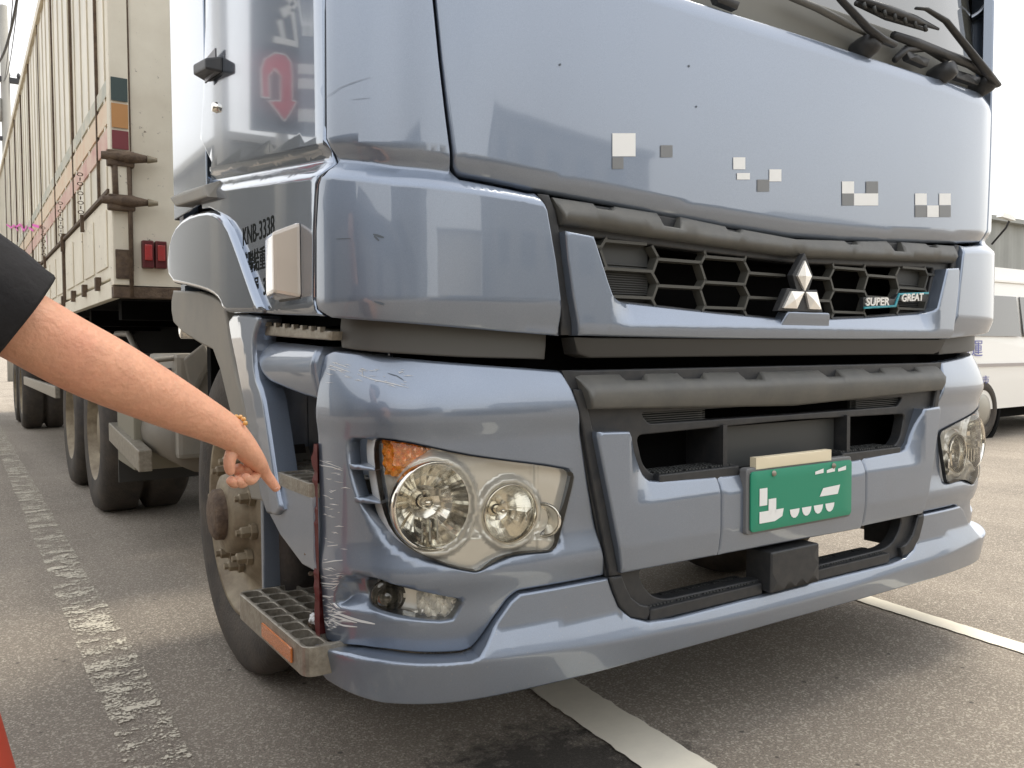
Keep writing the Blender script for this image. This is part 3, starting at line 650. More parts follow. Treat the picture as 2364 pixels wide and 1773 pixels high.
# ---- bumper wings
top = [(683, 766), (700, 757), (760, 762), (780, 766), (936, 780), (1100, 792), (1226, 801)]
seam_src = [(1310, 856), (1327, 900), (1349, 995), (1369, 1111), (1381, 1171), (1411, 1334)]
seam = ats(seam_src, PB, 0, 1)
skirt_seam = ats([(1130, 1283), (1110, 1300), (1078, 1345), (1050, 1390), (1032, 1413), (1012, 1421), (900, 1425), (820, 1416), (760, 1404), (688, 1387)], PB)
wing = ats(top, PB)+seam[1:]+skirt_seam+ats([(684, 1300), (680, 1100), (680, 900)], PB)
hl = ats(crop(3, [(320, 232), (500, 255), (680, 285), (1080, 372), (1250, 398), (1960, 488), (2012, 535), (2000, 620), (1930, 900), (1865, 1140), (1835, 1178), (1780, 1192), (1560, 1206), (1400, 1244), (1290, 1302), (1200, 1362), (1120, 1356), (900, 1300), (700, 1218), (560, 1128), (450, 1005), (376, 830), (326, 560), (302, 350)]), PB, -.012)
vent = ats([(750, 946), (796, 952), (803, 1020), (818, 1085), (836, 1140), (838, 1158), (800, 1128), (772, 1088), (757, 1040), (748, 985)], PB, -.008)
fog = ats([(772, 1262), (790, 1254), (860, 1272), (930, 1286), (1003, 1299), (990, 1325), (976, 1345), (880, 1337), (815, 1322), (790, 1310)], PB, -.022)
ridge = ats([(738, 946), (738, 985), (744, 1035), (757, 1085), (775, 1130), (800, 1170), (830, 1198), (880, 1220), (940, 1233), (1000, 1241), (1050, 1243), (1082, 1232), (1115, 1215), (1160, 1206), (1220, 1200)], PB)
RP = np.array(ridge+ats([(1226, 1190), (1240, 1020), (1000, 980), (850, 950), (800, 944)], PB)); RL = np.array(ridge)*[1, 1]
frec = np.array(ats([(712, 1322), (706, 1298), (716, 1268), (735, 1246), (760, 1240), (795, 1246), (1016, 1300), (988, 1354), (920, 1360), (850, 1354), (800, 1340), (760, 1330)], PB))
fledge = np.array(ats([(716, 1268), (706, 1298), (712, 1322), (760, 1330), (800, 1340), (850, 1354), (920, 1360), (988, 1354)], PB))
def wing_relief(a, z, V):
    L = np.stack([-a, z], 1)
    o = -.046*np.clip((z-.875)/.12, 0, 1.2)**1.5
    o -= .012*sstep(.87-z, 0, .06)+.05*np.clip(.86-z, 0, .30)
    o += .016*np.exp(-((z-.535)/.045)**2)
    o -= .012*np.clip((.45-z)/.085, 0, 1)**2
    o = o*(1-.55*sstep(a, 1.18, 1.36))
    i = inside(L, RP); o -= np.where(i, .034*sstep(dpoly(L, RL, False), 0, .055)*sstep(dpoly(L, RP), 0, .02), 0)
    i = inside(L, frec); o -= np.where(i, .034*sstep(dpoly(L, fledge, False), 0, .04)*sstep(dpoly(L, frec), 0, .018), 0)
    return o
both('bumper_corner', rounded(wing, .008, 2), PAINT, T, PB, wing_relief, holes=[smoothc(hl), smoothc(vent), smoothc(fog)], thick=.03, g=.011, rad=.006, lines=[lambda a: .87+0*a, lambda a: .365+0*a])
# ---- bumper skirt
half = [(0, .270), (.7, .268), (1.0, .268), (1.2, .270), (1.36, .285), (1.388, .30)]+[(-s+.0, z-.004) for s, z in skirt_seam[::-1]]+[(-seam[-1][0], seam[-1][1]-.004)]
half += [(-s, z) for s, z in ats([(1418, 1361), (1434, 1402), (1459, 1427), (1495, 1435), (1552, 1427)], PB, 0, 1)]+[(0, .351)]
sk = half+[(-s, z) for s, z in half[::-1][1:-1]]
def skirt_relief(a, z, V):
    zr = np.interp(a, [0, .21, .68, 1.0, 1.12, 1.39], [.312, .314, .334, .356, .360, .360])
    x = z-zr; w = .006
    up = np.maximum(x, 0); dn = np.maximum(-x, 0)
    return .014-.42*(np.sqrt(up*up+w*w)-w)*(up < 1)*np.where(up > .06, .06/np.maximum(up, 1e-6), 1)-.20*(np.sqrt(dn*dn+w*w)-w)
zrf = lambda a: np.interp(a, [0, .21, .68, 1.0, 1.12, 1.39], [.312, .314, .334, .356, .360, .360])
panel('bumper_skirt', sk, PAINT, T, PB, skirt_relief, thick=.055, g=.014, rad=.005, lines=[lambda a: zrf(a)-.006, lambda a: zrf(a)-.003, zrf, lambda a: zrf(a)+.003, lambda a: zrf(a)+.007])
# ---- headlights
def headlamp(mir):
    sg = -1 if mir else 1
    c1 = at(937, 1092, PB, -.04); c2 = at(1098, 1108, PB, -.04); c3 = at(1168, 1122, PB, -.04)
    hz = panel('headlight', [(s*1, z) for s, z in smoothc(hl)], LENS, T, PB, lambda a, z, V: .008-.02*np.clip((z-.75)/.08, 0, 1), base=-.014, thick=0, g=.02, rad=.004, mirror=mir)
    circ = lambda c, r, k=1.: [(c[0]+r*math.cos(t)*k, c[1]+r*math.sin(t)) for t in np.linspace(0, 2*math.pi, 28, endpoint=False)]
    hh = smoothc([( -1.0*0+s, z) for s, z in hl]); ce = hh.mean(0); hh = ce+(hh-ce)*1.02
    def hr(a, z, V):
        L = np.stack([-a, z], 1)
        d1 = np.hypot(L[:, 0]-c1[0], L[:, 1]-c1[1]); d2 = np.hypot(L[:, 0]-c2[0], L[:, 1]-c2[1])
        o = .014*(sstep(d1, .088, .097)-sstep(d1, .101, .114))+.012*(sstep(d2, .060, .069)-sstep(d2, .072, .085))
        o += .012*sstep(.612-z+.12*(a-.9)**1, 0, .022)+.008*sstep(.84-a, 0, .014)
        return o
    panel('housing', hh, HOUS, hz, PB, hr, holes=[circ(c1, .088), circ(c2, .060)], base=-.046, thick=.0, g=.006, rad=.0, mirror=mir)
    boxw = panel('housing_wall', hh, HOUS, hz, PB, None, base=-.022, thick=.0, g=.03, rad=0, mirror=mir)
    # walls only: drop the flat faces, keep an inward skirt
    me = boxw.data; bm = bmesh.new(); bm.from_mesh(me)
    ed = [e for e in bm.edges if e.is_boundary]; r = bmesh.ops.extrude_edge_only(bm, edges=ed)
    for v in [v for v in r['geom'] if isinstance(v, bmesh.types.BMVert)]:
        v.co.y += .04
        v.co.x -= .0
    newf = {f for f in r['geom'] if isinstance(f, bmesh.types.BMFace)}
    bmesh.ops.delete(bm, geom=[f for f in bm.faces if f not in newf], context='FACES'); bm.to_mesh(me); bm.free()
    for (c, r, name, dp) in ((c1, .088, 'main_reflector', .065), (c2, .060, 'inner_reflector', .055)):
        P = Vector(surf(PB, np.array([c[0]*sg]), np.array([c[1]]), -.044)[0]); ax = Vector((-.12*sg, -1, .02)).normalized()
        M = frame(P, ax)
        prof = [(0.0, -dp), (r*.15, -dp), (r*.4, -dp*.86), (r*.65, -dp*.58), (r*.85, -dp*.27), (r*1.0, 0.0), (r*1.0, .012)]
        pr = [];
        for k in range(len(prof)-1):
            for q in range(3): f = q/3; pr.append((prof[k][0]*(1-f)+prof[k+1][0]*f, prof[k][1]*(1-f)+prof[k+1][1]*f))
        pr.append(prof[-1])
        b = lathe(name, pr, M, BOWLM, hz, 60, False, (lambda i, j: .03*((j//3) % 2) if 5 < i < 15 else 0) if r > .07 else (lambda i, j: .012*((j//6) % 2) if 4 < i < 14 else 0))
        R1 = [(r*1.00, .0), (r*1.015, .018), (r*1.05, .022), (r*1.09, .014), (r*1.09, -.004)]
        lathe('chrome_ring', R1, M, CHROME, hz, 48)
        lathe('bulb_cap', [(0, .012-dp*.5), (r*.12, .010-dp*.5), (r*.16, -dp*.55), (r*.16, -dp*.95)], M, CHROME, b, 20)
        if r > .07:
            M2 = frame(P+ax*-.02+Vector((.01*sg, 0, -.045)), ax); lathe('sight_ring', [(.010, -.01), (.012, .0), (.009, .003), (.007, 0)], M2, CHROME, b, 16)
            for kx in (-.030, -.012, .006): boxes('reflector_rib', [(P.x+kx*sg-.002, P.x+kx*sg+.002, P.y-.005, P.y+.03, P.z-.074, P.z-.03)], BOWLM, b)
            boxes('bulb_shield', [(P.x-.022, P.x+.02, P.y+.005, P.y+.012, P.z+.018, P.z+.032)], CHROME, b)
    # third dish partly hidden at the inner edge
    P = Vector(surf(PB, np.array([c3[0]*sg]), np.array([c3[1]]), -.030)[0]); M = frame(P, Vector((-.9*sg, -1, 0)))
    lathe('position_lamp', [(.0, -.02), (.02, -.014), (.032, 0), (.037, .005), (.040, 0)], M, BOWLM, hz, 32)
    tri = ats(crop(3, [(322, 250), (470, 262), (660, 300), (800, 335), (640, 420), (540, 500), (470, 575), (350, 555), (328, 420)]), PB)
    panel('turn_signal', tri, AMBER, hz, PB, lambda a, z, V: .006*np.sin(a*260)*np.sin(z*260), base=-.032, thick=.02, g=.006, rad=.0, mirror=mir, smooth=False)
    gask = resample(smoothc(hl), .03); verts = []; faces = []
    for s, z in gask:
        for ds in (-.012, -.034): verts.append(tuple(surf(PB, np.array([s*sg]), np.array([z]), ds)[0]))
    n = len(gask)
    for i in range(n): faces.append((2*i, 2*i+1, (2*i+3) % (2*n), (2*i+2) % (2*n)))
    me = bpy.data.meshes.new('gasket'); me.from_pydata(verts, [], faces); link('gasket', me, BLACK, hz)
    # vent beside the lamp
    vv = panel('side_vent', [(s, z) for s, z in smoothc(vent)], DARK, T, PB, None, base=-.075, thick=0, g=.02, rad=0, mirror=mir)
    st = ats([(776, 945), (800, 950), (808, 1020), (822, 1085), (840, 1140), (830, 1150), (800, 1105), (786, 1050), (778, 990)], PB)
    panel('vent_wall', st, PAINT, vv, PB, None, base=-.045, thick=.03, g=.02, rad=.004, mirror=mir)
    for v0 in (1007, 1079):
        f = ats([(747+(v0-1007)*.15, v0-3), (770+(v0-1007)*.15, v0-2), (803+(v0-1007)*.2, v0+6), (806+(v0-1007)*.2, v0+12), (750+(v0-1007)*.15, v0+8)], PB)
        panel('vent_fin', f, PAINT, vv, PB, None, base=-.006, thick=.05, g=.02, rad=.004, mirror=mir)
    # fog lamp
    fl = panel('fog_lamp', [(s, z) for s, z in smoothc(fog)], LENS, T, PB, None, base=-.038, thick=0, g=.02, rad=0, mirror=mir)
    big = smoothc(fog); ce = big.mean(0); big = ce+(big-ce)*1.06
    def fr(a, z, V): return np.where(a < 1.13, .010*np.sin(a*210)*np.sin(z*190+a*60), -.02)
    panel('fog_reflector', big, HOUS, fl, PB, fr, base=-.060, thick=0, g=.006, rad=0, mirror=mir, smooth=False)
    c = at(833, 1293, PB, -.05); P = Vector(surf(PB, np.array([c[0]*sg]), np.array([c[1]]), -.066)[0])
    lathe('projector', [(0, .03), (.014, .028), (.026, .018), (.031, 0), (.036, .002), (.038, -.01)], frame(P, (-.35*sg, -1, 0)), mat('projector_glass', (.05, .045, .03), .04, 0, 1.), fl, 32)
    panel('fog_surround', [(s, z) for s, z in big], BLACK, fl, PB, None, base=-.1, thick=0, g=.03, rad=0, mirror=mir)
headlamp(False); headlamp(True)
# ---- central black frame of the bumper
sh = [(-s, z) for s, z in seam]
fr_half = [(0, .352), (.457, .352), (.537, .358), (.586, .375), (.619, .407), (.64, .452), (.648, .478)]+[(a-.001, z) for a, z in sh[::-1]]+[(0, .957)]
fr_out = fr_half+[(-s, z) for s, z in fr_half[::-1][1:-1]]
intake = ats(crop(5, [(640, 380), (1430, 340)])+crop(6, [(690, 272), (1280, 212), (1200, 440), (1090, 462), (800, 512)])+crop(5, [(1180, 650), (730, 680), (668, 560)]), PB)
ih = [(0, .808), (.555, .800), (.535, .73), (.505, .703), (.3, .69), (0, .685)]; intake = ih+[(-s, z) for s, z in ih[::-1][1:-1]]
lo = [(0, .388), (.455, .392), (.50, .405), (.535, .44), (.548, .478), (0, .478)]; lower = lo+[(-s, z) for s, z in lo[::-1][1:-1]]
sl_ = [(0, .824), (.515, .826), (.54, .852), (0, .852)]; slot = sl_+[(-s, z) for s, z in sl_[::-1][1:-1]]
panel('bumper_frame', fr_out, BLACK, T, PB, lambda a, z, V: -.010*sstep(z, .80, .83)*0, holes=[rounded(intake, .02), rounded(lower, .02), rounded(slot, .01)], base=-.020, thick=.03, g=.05, rad=.004)
gm = mat('grille_rib_grey', (.05, .052, .05), .5)
for sg in (-1, 1):
    p = panel('vent_plate', [(sg*.31, .824), (sg*.515, .826), (sg*.54, .852), (sg*.31, .852)], gm, T, PB, None, base=-.045, thick=.01, g=.1, rad=0)
    for k in range(5): boxes('vent_rib', [(min(sg*.315, sg*.53), max(sg*.315, sg*.53), .030, .046, .827+k*.0055, .829+k*.0055)], gm, p)
def notched(edge, notches, depth):
    """edge: function a->z top ; returns right half points from centre outwards"""
    out = []
    for a0, a1, dd in notches: out += [(a0-.012, 0), (a0, -dd), (a1, -dd), (a1+.008, 0)]
    return out
def bar(name, zt, zb, notches, amax_t, amax_b, base, relief, curve, m):
    pts = [(0, zt(0))]
    for a0, a1, dd in notches: pts += [(a0-.014, zt(a0)), (a0, zt(a0)-dd), (a1, zt(a1)-dd), (a1+.006, zt(a1))]
    pts += [(amax_t, zt(amax_t)), (amax_b, zb(amax_b))]+[(a, zb(a)) for a in (.6, .4, .2)]+[(0, zb(0))]
    out = pts+[(-s, z) for s, z in pts[::-1][1:-1]]
    return panel(name, out, m, T, curve, relief, base=base, thick=.04, g=.022, rad=.006)
bb = bar('bumper_bar', lambda a: .941+.010*min(1, a/.7), lambda a: .848+.022*min(1, a/.7), [(.135, .20, .020), (.345, .415, .016), (.54, .60, .018)], .738, .712, -.002, lambda a, z, V: .022-2.2*(z-.90)**2*4-.20*np.maximum(0, z-.91)*3, PB, TAUPE)
fg = ats([(1371, 997), (1445, 995), (1473.6, 1062.7), (1487, 1095), (1500, 1109), (1520, 1111)], PB, 0, 1)
fgo = ats([(1371, 1010), (1419, 1252.6), (1433, 1323)], PB, 0, 1)
def fang_relief(a, z, V):
    o = .016-.35*np.maximum(0, z-.645)*np.clip((.60-a)/.06, 0, 1)-.15*np.maximum(0, .55-z)
    return o
def fpiece(name, pts): return panel(name, pts, PAINT, T, PB, fang_relief, base=0, thick=.03, g=.016, rad=.006)
F0 = [(-s, z) for s, z in fg]; FO = [(-s, z) for s, z in fgo]
Lp = [(.303, .682)]+F0[::-1]+[(FO[0][0], FO[0][1])]+FO[1:]+[(.303, .484)]
fpiece('lower_garnish', [(-a, z) for a, z in Lp]); fpiece('lower_garnish', Lp)
cp = [(-.300, .682), (-.300, .484), (.300, .478), (.300, .680), (0, .676)]; fpiece('plate_panel', cp)
# number plate: green with pale fragments of its figures
plate = panel('number_plate', rounded([(-.215, .535), (.205, .535), (.205, .69), (-.215, .69)], .012), GREEN, T, PB, None, base=.034, thick=.004, g=.05, rad=.001)
panel('plate_holder', rounded([(-.224, .527), (.214, .527), (.214, .699), (-.224, .699)], .012), mat('holder_grey', (.17, .17, .17), .5), plate, PB, None, base=.027, thick=.02, g=.06, rad=.003)
panel('plate_cream_strip', [(-.19, .694), (.12, .694), (.12, .724), (-.19, .724)], mat('cream_strip', (.80, .70, .50), .5), plate, PB, None, base=.030, thick=.02, g=.06, rad=.002)  # cream bar along the top of the plate
for q in ([(-.185, .60), (-.155, .60), (-.155, .645), (-.185, .645)], [(-.15, .575), (-.12, .575), (-.12, .615), (-.15, .615)], [(-.185, .555), (-.125, .555), (-.095, .565), (-.09, .585), (-.185, .585)]): panel('plate_mark', q, VINYL, plate, PB, None, base=.0355, thick=0, g=.05, rad=0)
for x in (-.13, .12): lathe('plate_bolt', [(0, .004), (.006, .004), (.008, 0)], frame(tuple(surf(PB, np.array([x]), np.array([.68]), .0355)[0]), (0, -1, 0)), ALU, plate, 12)
for x in (-.045, .005, .055, .105):
    panel('plate_mark', [(x+.020*math.cos(t), .578+.024*math.sin(t)) for t in np.linspace(math.pi, 2*math.pi, 8)], VINYL, plate, PB, None, base=.0355, thick=0, g=.05, rad=0)
panel('plate_mark', [(.06, .60), (.14, .60), (.15, .625), (.075, .622)], VINYL, plate, PB, None, base=.0355, thick=0, g=.05, rad=0)
for x in (.04, .09, .14): panel('plate_mark', [(x, .662), (x+.036, .664), (x+.036, .676), (x, .67)], VINYL, plate, PB, None, base=.0355, thick=0, g=.05, rad=0)
# ---- steps inside the bumper
def tread(name, x0, x1, z, y0, y1, parent=T, bz=.03):
    s = boxes(name, [(x0, x1, y0, y1, z-bz, z)], BLACK, parent, .004)
    nx = int((x1-x0)/.012); L = []
    for i in range(nx):
        if i % 8 == 7: continue
        x = x0+.01+i*(x1-x0-.02)/nx
        for j in range(4): L.append((x, x+.007, y0+.012+j*.018, y0+.023+j*.018, z+.0005, z+.004))
    boxes('tread_studs', L, gm, s, kind='stuff'); return s
tread('front_step', -.525, -.125, .383, .004, .10); tread('front_step', .085, .455, .383, .004, .10)
tread('intake_step', -.50, -.22, .704, .0, .10, bz=.03); tread('intake_step', .21, .50, .704, .0, .10, bz=.03)
panel('tow_cover', rounded([(-.121, .360), (.081, .360), (.079, .468), (-.118, .468)], .006), BLACK, T, PB, None, base=.022, thick=.08, g=.05, rad=.005)
# trim round the lower opening
for sg in (-1, 1):
    q = [(sg*a, z) for a, z in [(.53, .357), (.586, .374), (.619, .406), (.64, .451), (.648, .478), (.612, .478), (.60, .45), (.582, .42), (.555, .40), (.52, .388)]]
    panel('opening_trim', q, BLACK, T, PB, None, base=-.004, thick=.03, g=.02, rad=.005)
    st2 = [(a, z) for a, z in sh[1:]]; q = [(sg*(a-.003), z) for a, z in st2]+[(sg*(a-.030), z) for a, z in st2[::-1]]
    panel('seam_trim', q, BLACK, T, PB, None, base=-.006, thick=.03, g=.02, rad=.005)
    boxes('inner_wall', [(min(sg*.56, sg*.58), max(sg*.56, sg*.58), .03, .16, .38, .48)], BLACK, T)
boxes('radiator_core', [(-.72, .72, .14, .5, .50, .93)], DARK, T)
boxes('cross_member', [(-.6, .6, .10, .16, .455, .5)], DARK, T)
hexa('tow_bracket', [(.13, .1, .40), (.21, .1, .385), (.21, .2, .385), (.13, .2, .40), (.04, .1, .46), (.12, .1, .47), (.12, .2, .47), (.04, .2, .46)], DARK, T)
for b_ in ((-.27, -.255, .01, .14, .69, .81), (.245, .26, .01, .14, .69, .81)): boxes('intake_divider', [b_], BLACK, T)
boxes('radiator_mesh', [(-.25, .24, .05, .06, .69, .80)], gm, T)

# ---- cab: hood panel
hb = lambda a: float(np.interp(a, [0, .265, .46, .62, .85, 1.037, 1.107], [1.304, 1.311, 1.321, 1.331, 1.344, 1.362, 1.366]))
hood_l = [(-s, z) for s, z in ats([(942, 0), (955, 130), (968, 240), (984, 366)], PC)]
hh_ = [(0, hb(0))]+[(a, hb(a)) for a in (.1, .2, .32, .46, .62, .85, 1.0)]+[(hood_l[-1][0]-.012, hb(1.03))]+[(hood_l[-1][0], hb(1.037)+.014)]+hood_l[::-1][1:]+[(1.083, 1.80), (1.085, 1.862), (1.0, 1.857), (.6, 1.844), (.3, 1.843), (0, 1.846)]
hood = hh_+[(-s, z) for s, z in hh_[::-1][1:-1]]
def hood_relief(a, z, V):
    zb = np.interp(a, [0, .265, .46, .62, .85, 1.037, 1.107], [1.304, 1.311, 1.321, 1.331, 1.344, 1.362, 1.366])
    return .004-.022*np.clip((zb+.040-z)/.040, 0, 1)**1.3-.02*np.clip((z-1.80)/.06, 0, 1)**2-.006*sstep(a, .95, 1.1)
hoodp = panel('front_panel', rounded(hood, .008, 2), PAINT, T, PC, hood_relief, thick=.03, g=.022, rad=.007, lines=[lambda a: np.interp(a, [0, .265, .46, .62, .85, 1.037, 1.107], [1.304, 1.311, 1.321, 1.331, 1.344, 1.362, 1.366])+q for q in (.012, .022, .032, .040, .046)])
# pale shapes of the company lettering
for u, v, q in [(1322, 288, [(0, 0, 50, 50, 1), (0, 52, 24, 25, 0), (104, 26, 26, 26, 0)]), (1583, 340, [(0, 0, 26, 26, 1), (8, 34, 28, 14, 1), (52, 48, 26, 26, 0), (78, 26, 26, 26, 1)]), (1818, 392, [(0, 0, 26, 26, 1), (0, 26, 26, 26, 0), (26, 26, 26, 26, 1), (52, 0, 26, 26, 0), (52, 26, 26, 26, 1)]), (1976, 418, [(0, 0, 25, 25, 1), (0, 26, 25, 25, 0), (26, 26, 25, 25, 1), (52, 0, 25, 25, 1), (52, 26, 25, 25, 0)])]:
    for dx, dy, w, h, k in q:
        P = ats([(u+dx, v+dy), (u+dx+w, v+dy), (u+dx+w, v+dy+h), (u+dx, v+dy+h)], PC, .004)
        panel('vinyl_mark', P, VINYL if k else VINYL2, hoodp, PC, None, base=.0055, thick=0, g=.2, rad=0)
# ---- cab corner panels
cs = ats(crop(1, [(150, 165), (215, 320), (290, 760), (345, 1200), (356, 1375)]), PC)
gap = .006
crn = [(hs-gap if False else -(a+gap), z) for a, z in hood_l]
corner = [(-1.09, 2.2)]+crn[:-1]+[(-(hood_l[-1][0]+gap), hb(1.037)+.008), (-(hood_l[-1][0]-.012), hb(1.03)-.010)]+[(-.95, hb(.95)-.010), (-.87, hb(.86)-.010)]+cs+ats([(1215, 725), (1000, 708), (850, 696), (715, 686)], PC)+ats([(694, 670), (694, 500), (699, 400), (716, 350), (704, 300), (702, 0)], PC)+[(-1.322, 2.2)]
corner = [p for p in corner]
def zcr(a): return np.interp(a, [.84, 1.05, 1.163, 1.33, 2.25, 2.6], [1.352, 1.366, 1.373, 1.399, 1.515, 1.55])
def cab_relief(a, z, V):
    c = zcr(a); x = np.array([-.11, -.042, -.034, -.005, .0, .004, .026, .034, .2]); y = np.array([.0125, .012, .0095, -.0165, -.018, -.0175, -.003, .0, .0])
    o = np.interp(z-c, x, y)
    b = np.clip((1.105-z)/.06, 0, 1)
    return o-.022*b**1.2
CL = [(lambda q: (lambda a: zcr(a)+q))(q) for q in (-.046, -.042, -.038, -.034, -.02, -.005, 0, .004, .015, .026, .030, .034)]+[lambda a: 1.105+0*a]
both('corner_panel', corner, PAINT, T, PC, cab_relief, thick=.025, g=.018, rad=.005, lines=CL)
# ---- doors with arch, handles, lamp and lettering
dr = ats([(698, 0), (700, 300), (712, 350), (694, 400), (689, 500), (688, 668), (700, 683)], PC)
door = [(-1.333, 2.2)]+dr+ats([(600, 680), (572, 676)], PC)+ats([(553, 640), (537, 590), (522, 540), (505, 495), (485, 463), (462, 450), (442, 452)], PC)+ats([(441, 392), (456, 350), (432, 300), (438, 200), (443, 60)], PC)+[(-2.24, 2.2)]
dl, drr = both('door', door, PAINTD, T, PC, cab_relief, thick=.02, g=.03, rad=.005, lines=CL)
def handle(d, sg):
    x = 1.25*sg
    boxes('handle_shade_plate', [(min(x+.010*sg, x+.0145*sg), max(x+.010*sg, x+.0145*sg), .97, 1.09, 1.785, 1.85)], mat('handle_shadow', (.10, .10, .11), .3), d)  # raised dark plate, coloured as the shade behind the handle
    o = x+.042*sg
    hexa('door_handle', [(x, 1.13, 1.80), (x, .95, 1.780), (o, .97, 1.788), (o, 1.11, 1.81), (x, 1.13, 1.845), (x, .95, 1.825), (o, .97, 1.818), (o, 1.11, 1.840)], BLACK, d, .006)
    lathe('key_lock', [(0, .012), (.012, .012), (.016, 0)], frame((x, 1.02, 1.70), (sg, 0, 0)), CHROME, d, 16)
handle(dl, -1); handle(drr, 1)
def side_lamp(d, sg):
    b = boxes('lamp_base', [(min(1.25*sg, 1.265*sg), max(1.25*sg, 1.265*sg), .31, .455, 1.115, 1.275)], BLACK, d, .005)
    P = [(1.262, .305, 1.118), (1.262, .46, 1.118), (1.295, .45, 1.128), (1.318, .325, 1.128), (1.262, .305, 1.282), (1.262, .46, 1.282), (1.295, .45, 1.262), (1.318, .325, 1.258)]
    hexa('side_lamp', [(sg*x, y, z) for x, y, z in P], CREAML, d, .008)
side_lamp(dl, -1); side_lamp(drr, 1)
TM = lambda y, z: frame((-1.2632, y, z), (-1, 0, 0), (0, -1, 0))
text('door_lettering', 'KNB-3338', .066, TM(.742, 1.276), LETTER, dl, .0002, .92)
text('door_lettering', '\u7e3d\u806f\u7d50\u91cd35', .060, TM(.745, 1.207), LETTER, dl, .0002, .80, .0006)
for ch, yy in (('\u4e58', .745), ('\u54e1', .655), ('3', .575)): text('door_lettering', ch, .058, TM(yy, 1.140), LETTER, dl, .0002, .85, .0006)
flare = ats([(361, 610), (362, 540), (374, 492), (400, 466), (440, 453), (466, 457), (490, 480), (512, 535), (532, 592), (553, 650), (566, 676), (520, 676), (480, 676), (477, 655), (458, 636), (425, 624)], PC, .03)
def flare_relief(a, z, V): return .022*sstep(z, 1.12, 1.22)+.012*sstep(2.3-a, 0, .5)*0
both('wheel_arch', smoothc(flare, 1), PAINTD, T, PC, None, base=.032, thick=.06, g=.03, rad=.016)
mud = ats([(362, 627), (420, 629), (452, 640), (473, 658), (479, 690), (495, 790), (520, 890), (545, 1000), (560, 1085), (532, 1080), (505, 960), (480, 860), (466, 800), (450, 756), (425, 744), (385, 718), (362, 692)], PC)
both('mud_guard', mud, GREYP, T, PC, None, base=-.012, thick=.25, g=.04, rad=.008)
fs = ats([(482, 679), (560, 679), (566, 692), (556, 715), (552, 740), (556, 810), (572, 850), (583, 920), (594, 995), (603, 1060), (616, 1114), (560, 1110), (537, 965), (502, 795), (485, 722)], PC)
both('fender_strip', smoothc(fs, 1), PAINT, T, PC, lambda a, z, V: -.03*np.clip((a-(1.78+(z-.8)*.55))/.25, 0, 1), base=.008, thick=.05, g=.02, rad=.010)
# rear cab skin, flap and bulk of the cab
for b_ in ((-1.247, -1.22, 1.165, 1.62, 1.46, 2.9), (1.22, 1.247, 1.165, 1.62, 1.46, 2.9)): boxes('cab_side', [b_], PAINTD, T, .004)
hexa('rubber_flap', [Vector(onx(366, 428, -1.29)), Vector(onx(378, 446, -1.29)), Vector(onx(448, 425, -1.29)), Vector(onx(440, 400, -1.29)), Vector(onx(366, 428, -1.29))+Vector((.05, 0, .03)), Vector(onx(378, 446, -1.29))+Vector((.05, 0, .0)), Vector(onx(448, 425, -1.29))+Vector((.05, 0, 0)), Vector(onx(440, 400, -1.29))+Vector((.05, 0, .02))], GREYP, T, .006)
boxes('cab_core', [(-1.17, 1.17, .16, 1.6, 1.06, 2.9)], DARK, T)
boxes('cab_rear_wall', [(-1.22, 1.22, 1.6, 1.66, 1.2, 3.1)], PAINT, T)
boxes('roof', [(-1.24, 1.24, .16, 1.64, 2.9, 3.25)], PAINT, T, .05)
cabside = [(-1.09, 2.206), (-1.322, 2.206), (-1.333, 2.206), (-2.24, 2.206), (-2.24, 2.9), (-1.15, 2.9)]
both('cab_upper_side', cabside, PAINT, T, PC, None, base=-.01, thick=.02, g=.08, rad=.004)
# windshield, cowl and wipers
panel('windshield', [(-1.10, 1.93), (1.10, 1.93), (1.08, 2.9), (-1.08, 2.9)], GLASSD, T, PC, lambda a, z, V: -.05-.10*(z-1.93), thick=.01, g=.05, rad=.004)
panel('cowl', [(-1.085, 1.85), (0, 1.835), (1.085, 1.85), (1.085, 1.97), (-1.085, 1.97)], mat('cowl_grey', (.17, .165, .14), .6), T, PC, lambda a, z, V: -.05, thick=.01, g=.05, rad=.004)
def wp(l, off): return [Vector(surf(PC, np.array([p[0]]), np.array([p[1]]), off)[0]) for p in ats(crop(7, l), PC, off)]
w1 = tube('wiper_arm', wp([(940, -60), (990, 0), (1170, 190), (1260, 260), (1345, 300)], .03), [.010, .011, .013, .014, .013], BLACK, T, 10, .7)
for l, r, o in [([(1100, -10), (1300, 60), (1480, 130), (1640, 195)], [.006, .012, .012, .004], .02), ([(1090, 20), (1300, 110), (1560, 200)], [.008, .012, .006], .0)]: tube('wiper_blade', wp(l, o), r, BLACK, w1, 8)
for i in range(7):
    a = (1140+i*68, 30+i*25); tube('blade_clip', wp([(a[0], a[1]-14), (a[0]+10, a[1]+30)], .024), .006, gm, w1, 6)
w2 = tube('wiper_arm', wp([(1490, 55), (1560, 60), (1690, 140), (1850, 340), (1960, 480), (2035, 570)], .03), [.006, .008, .011, .013, .015, .013], BLACK, T, 10, .7)
tube('linkage_rod', wp([(1340, 235), (1500, 290), (1700, 370), (1850, 425), (1985, 520)], .0), [.012, .015, .015, .016, .012], BLACK, T, 10)
tube('linkage_rod', wp([(650, -20), (820, 50), (1050, 170), (1240, 260)], -.01), [.009, .010, .010, .008], TAUPE, T, 10)
for (a, b) in ((1180, 300), (1690, 480), (1960, 560)):
    P = wp([(a, b)], .0)[0]; lathe('wiper_pivot', [(0, .03), (.022, .028), (.030, .01), (.034, -.02), (.03, -.05)], frame(P, (0, -1, .25)), BLACK, T, 20)
tube('wiper_blade', wp([(1350, 400), (1420, 330), (1560, 320), (1680, 400)], -.01), [.01, .012, .012, .01], BLACK, T, 8)
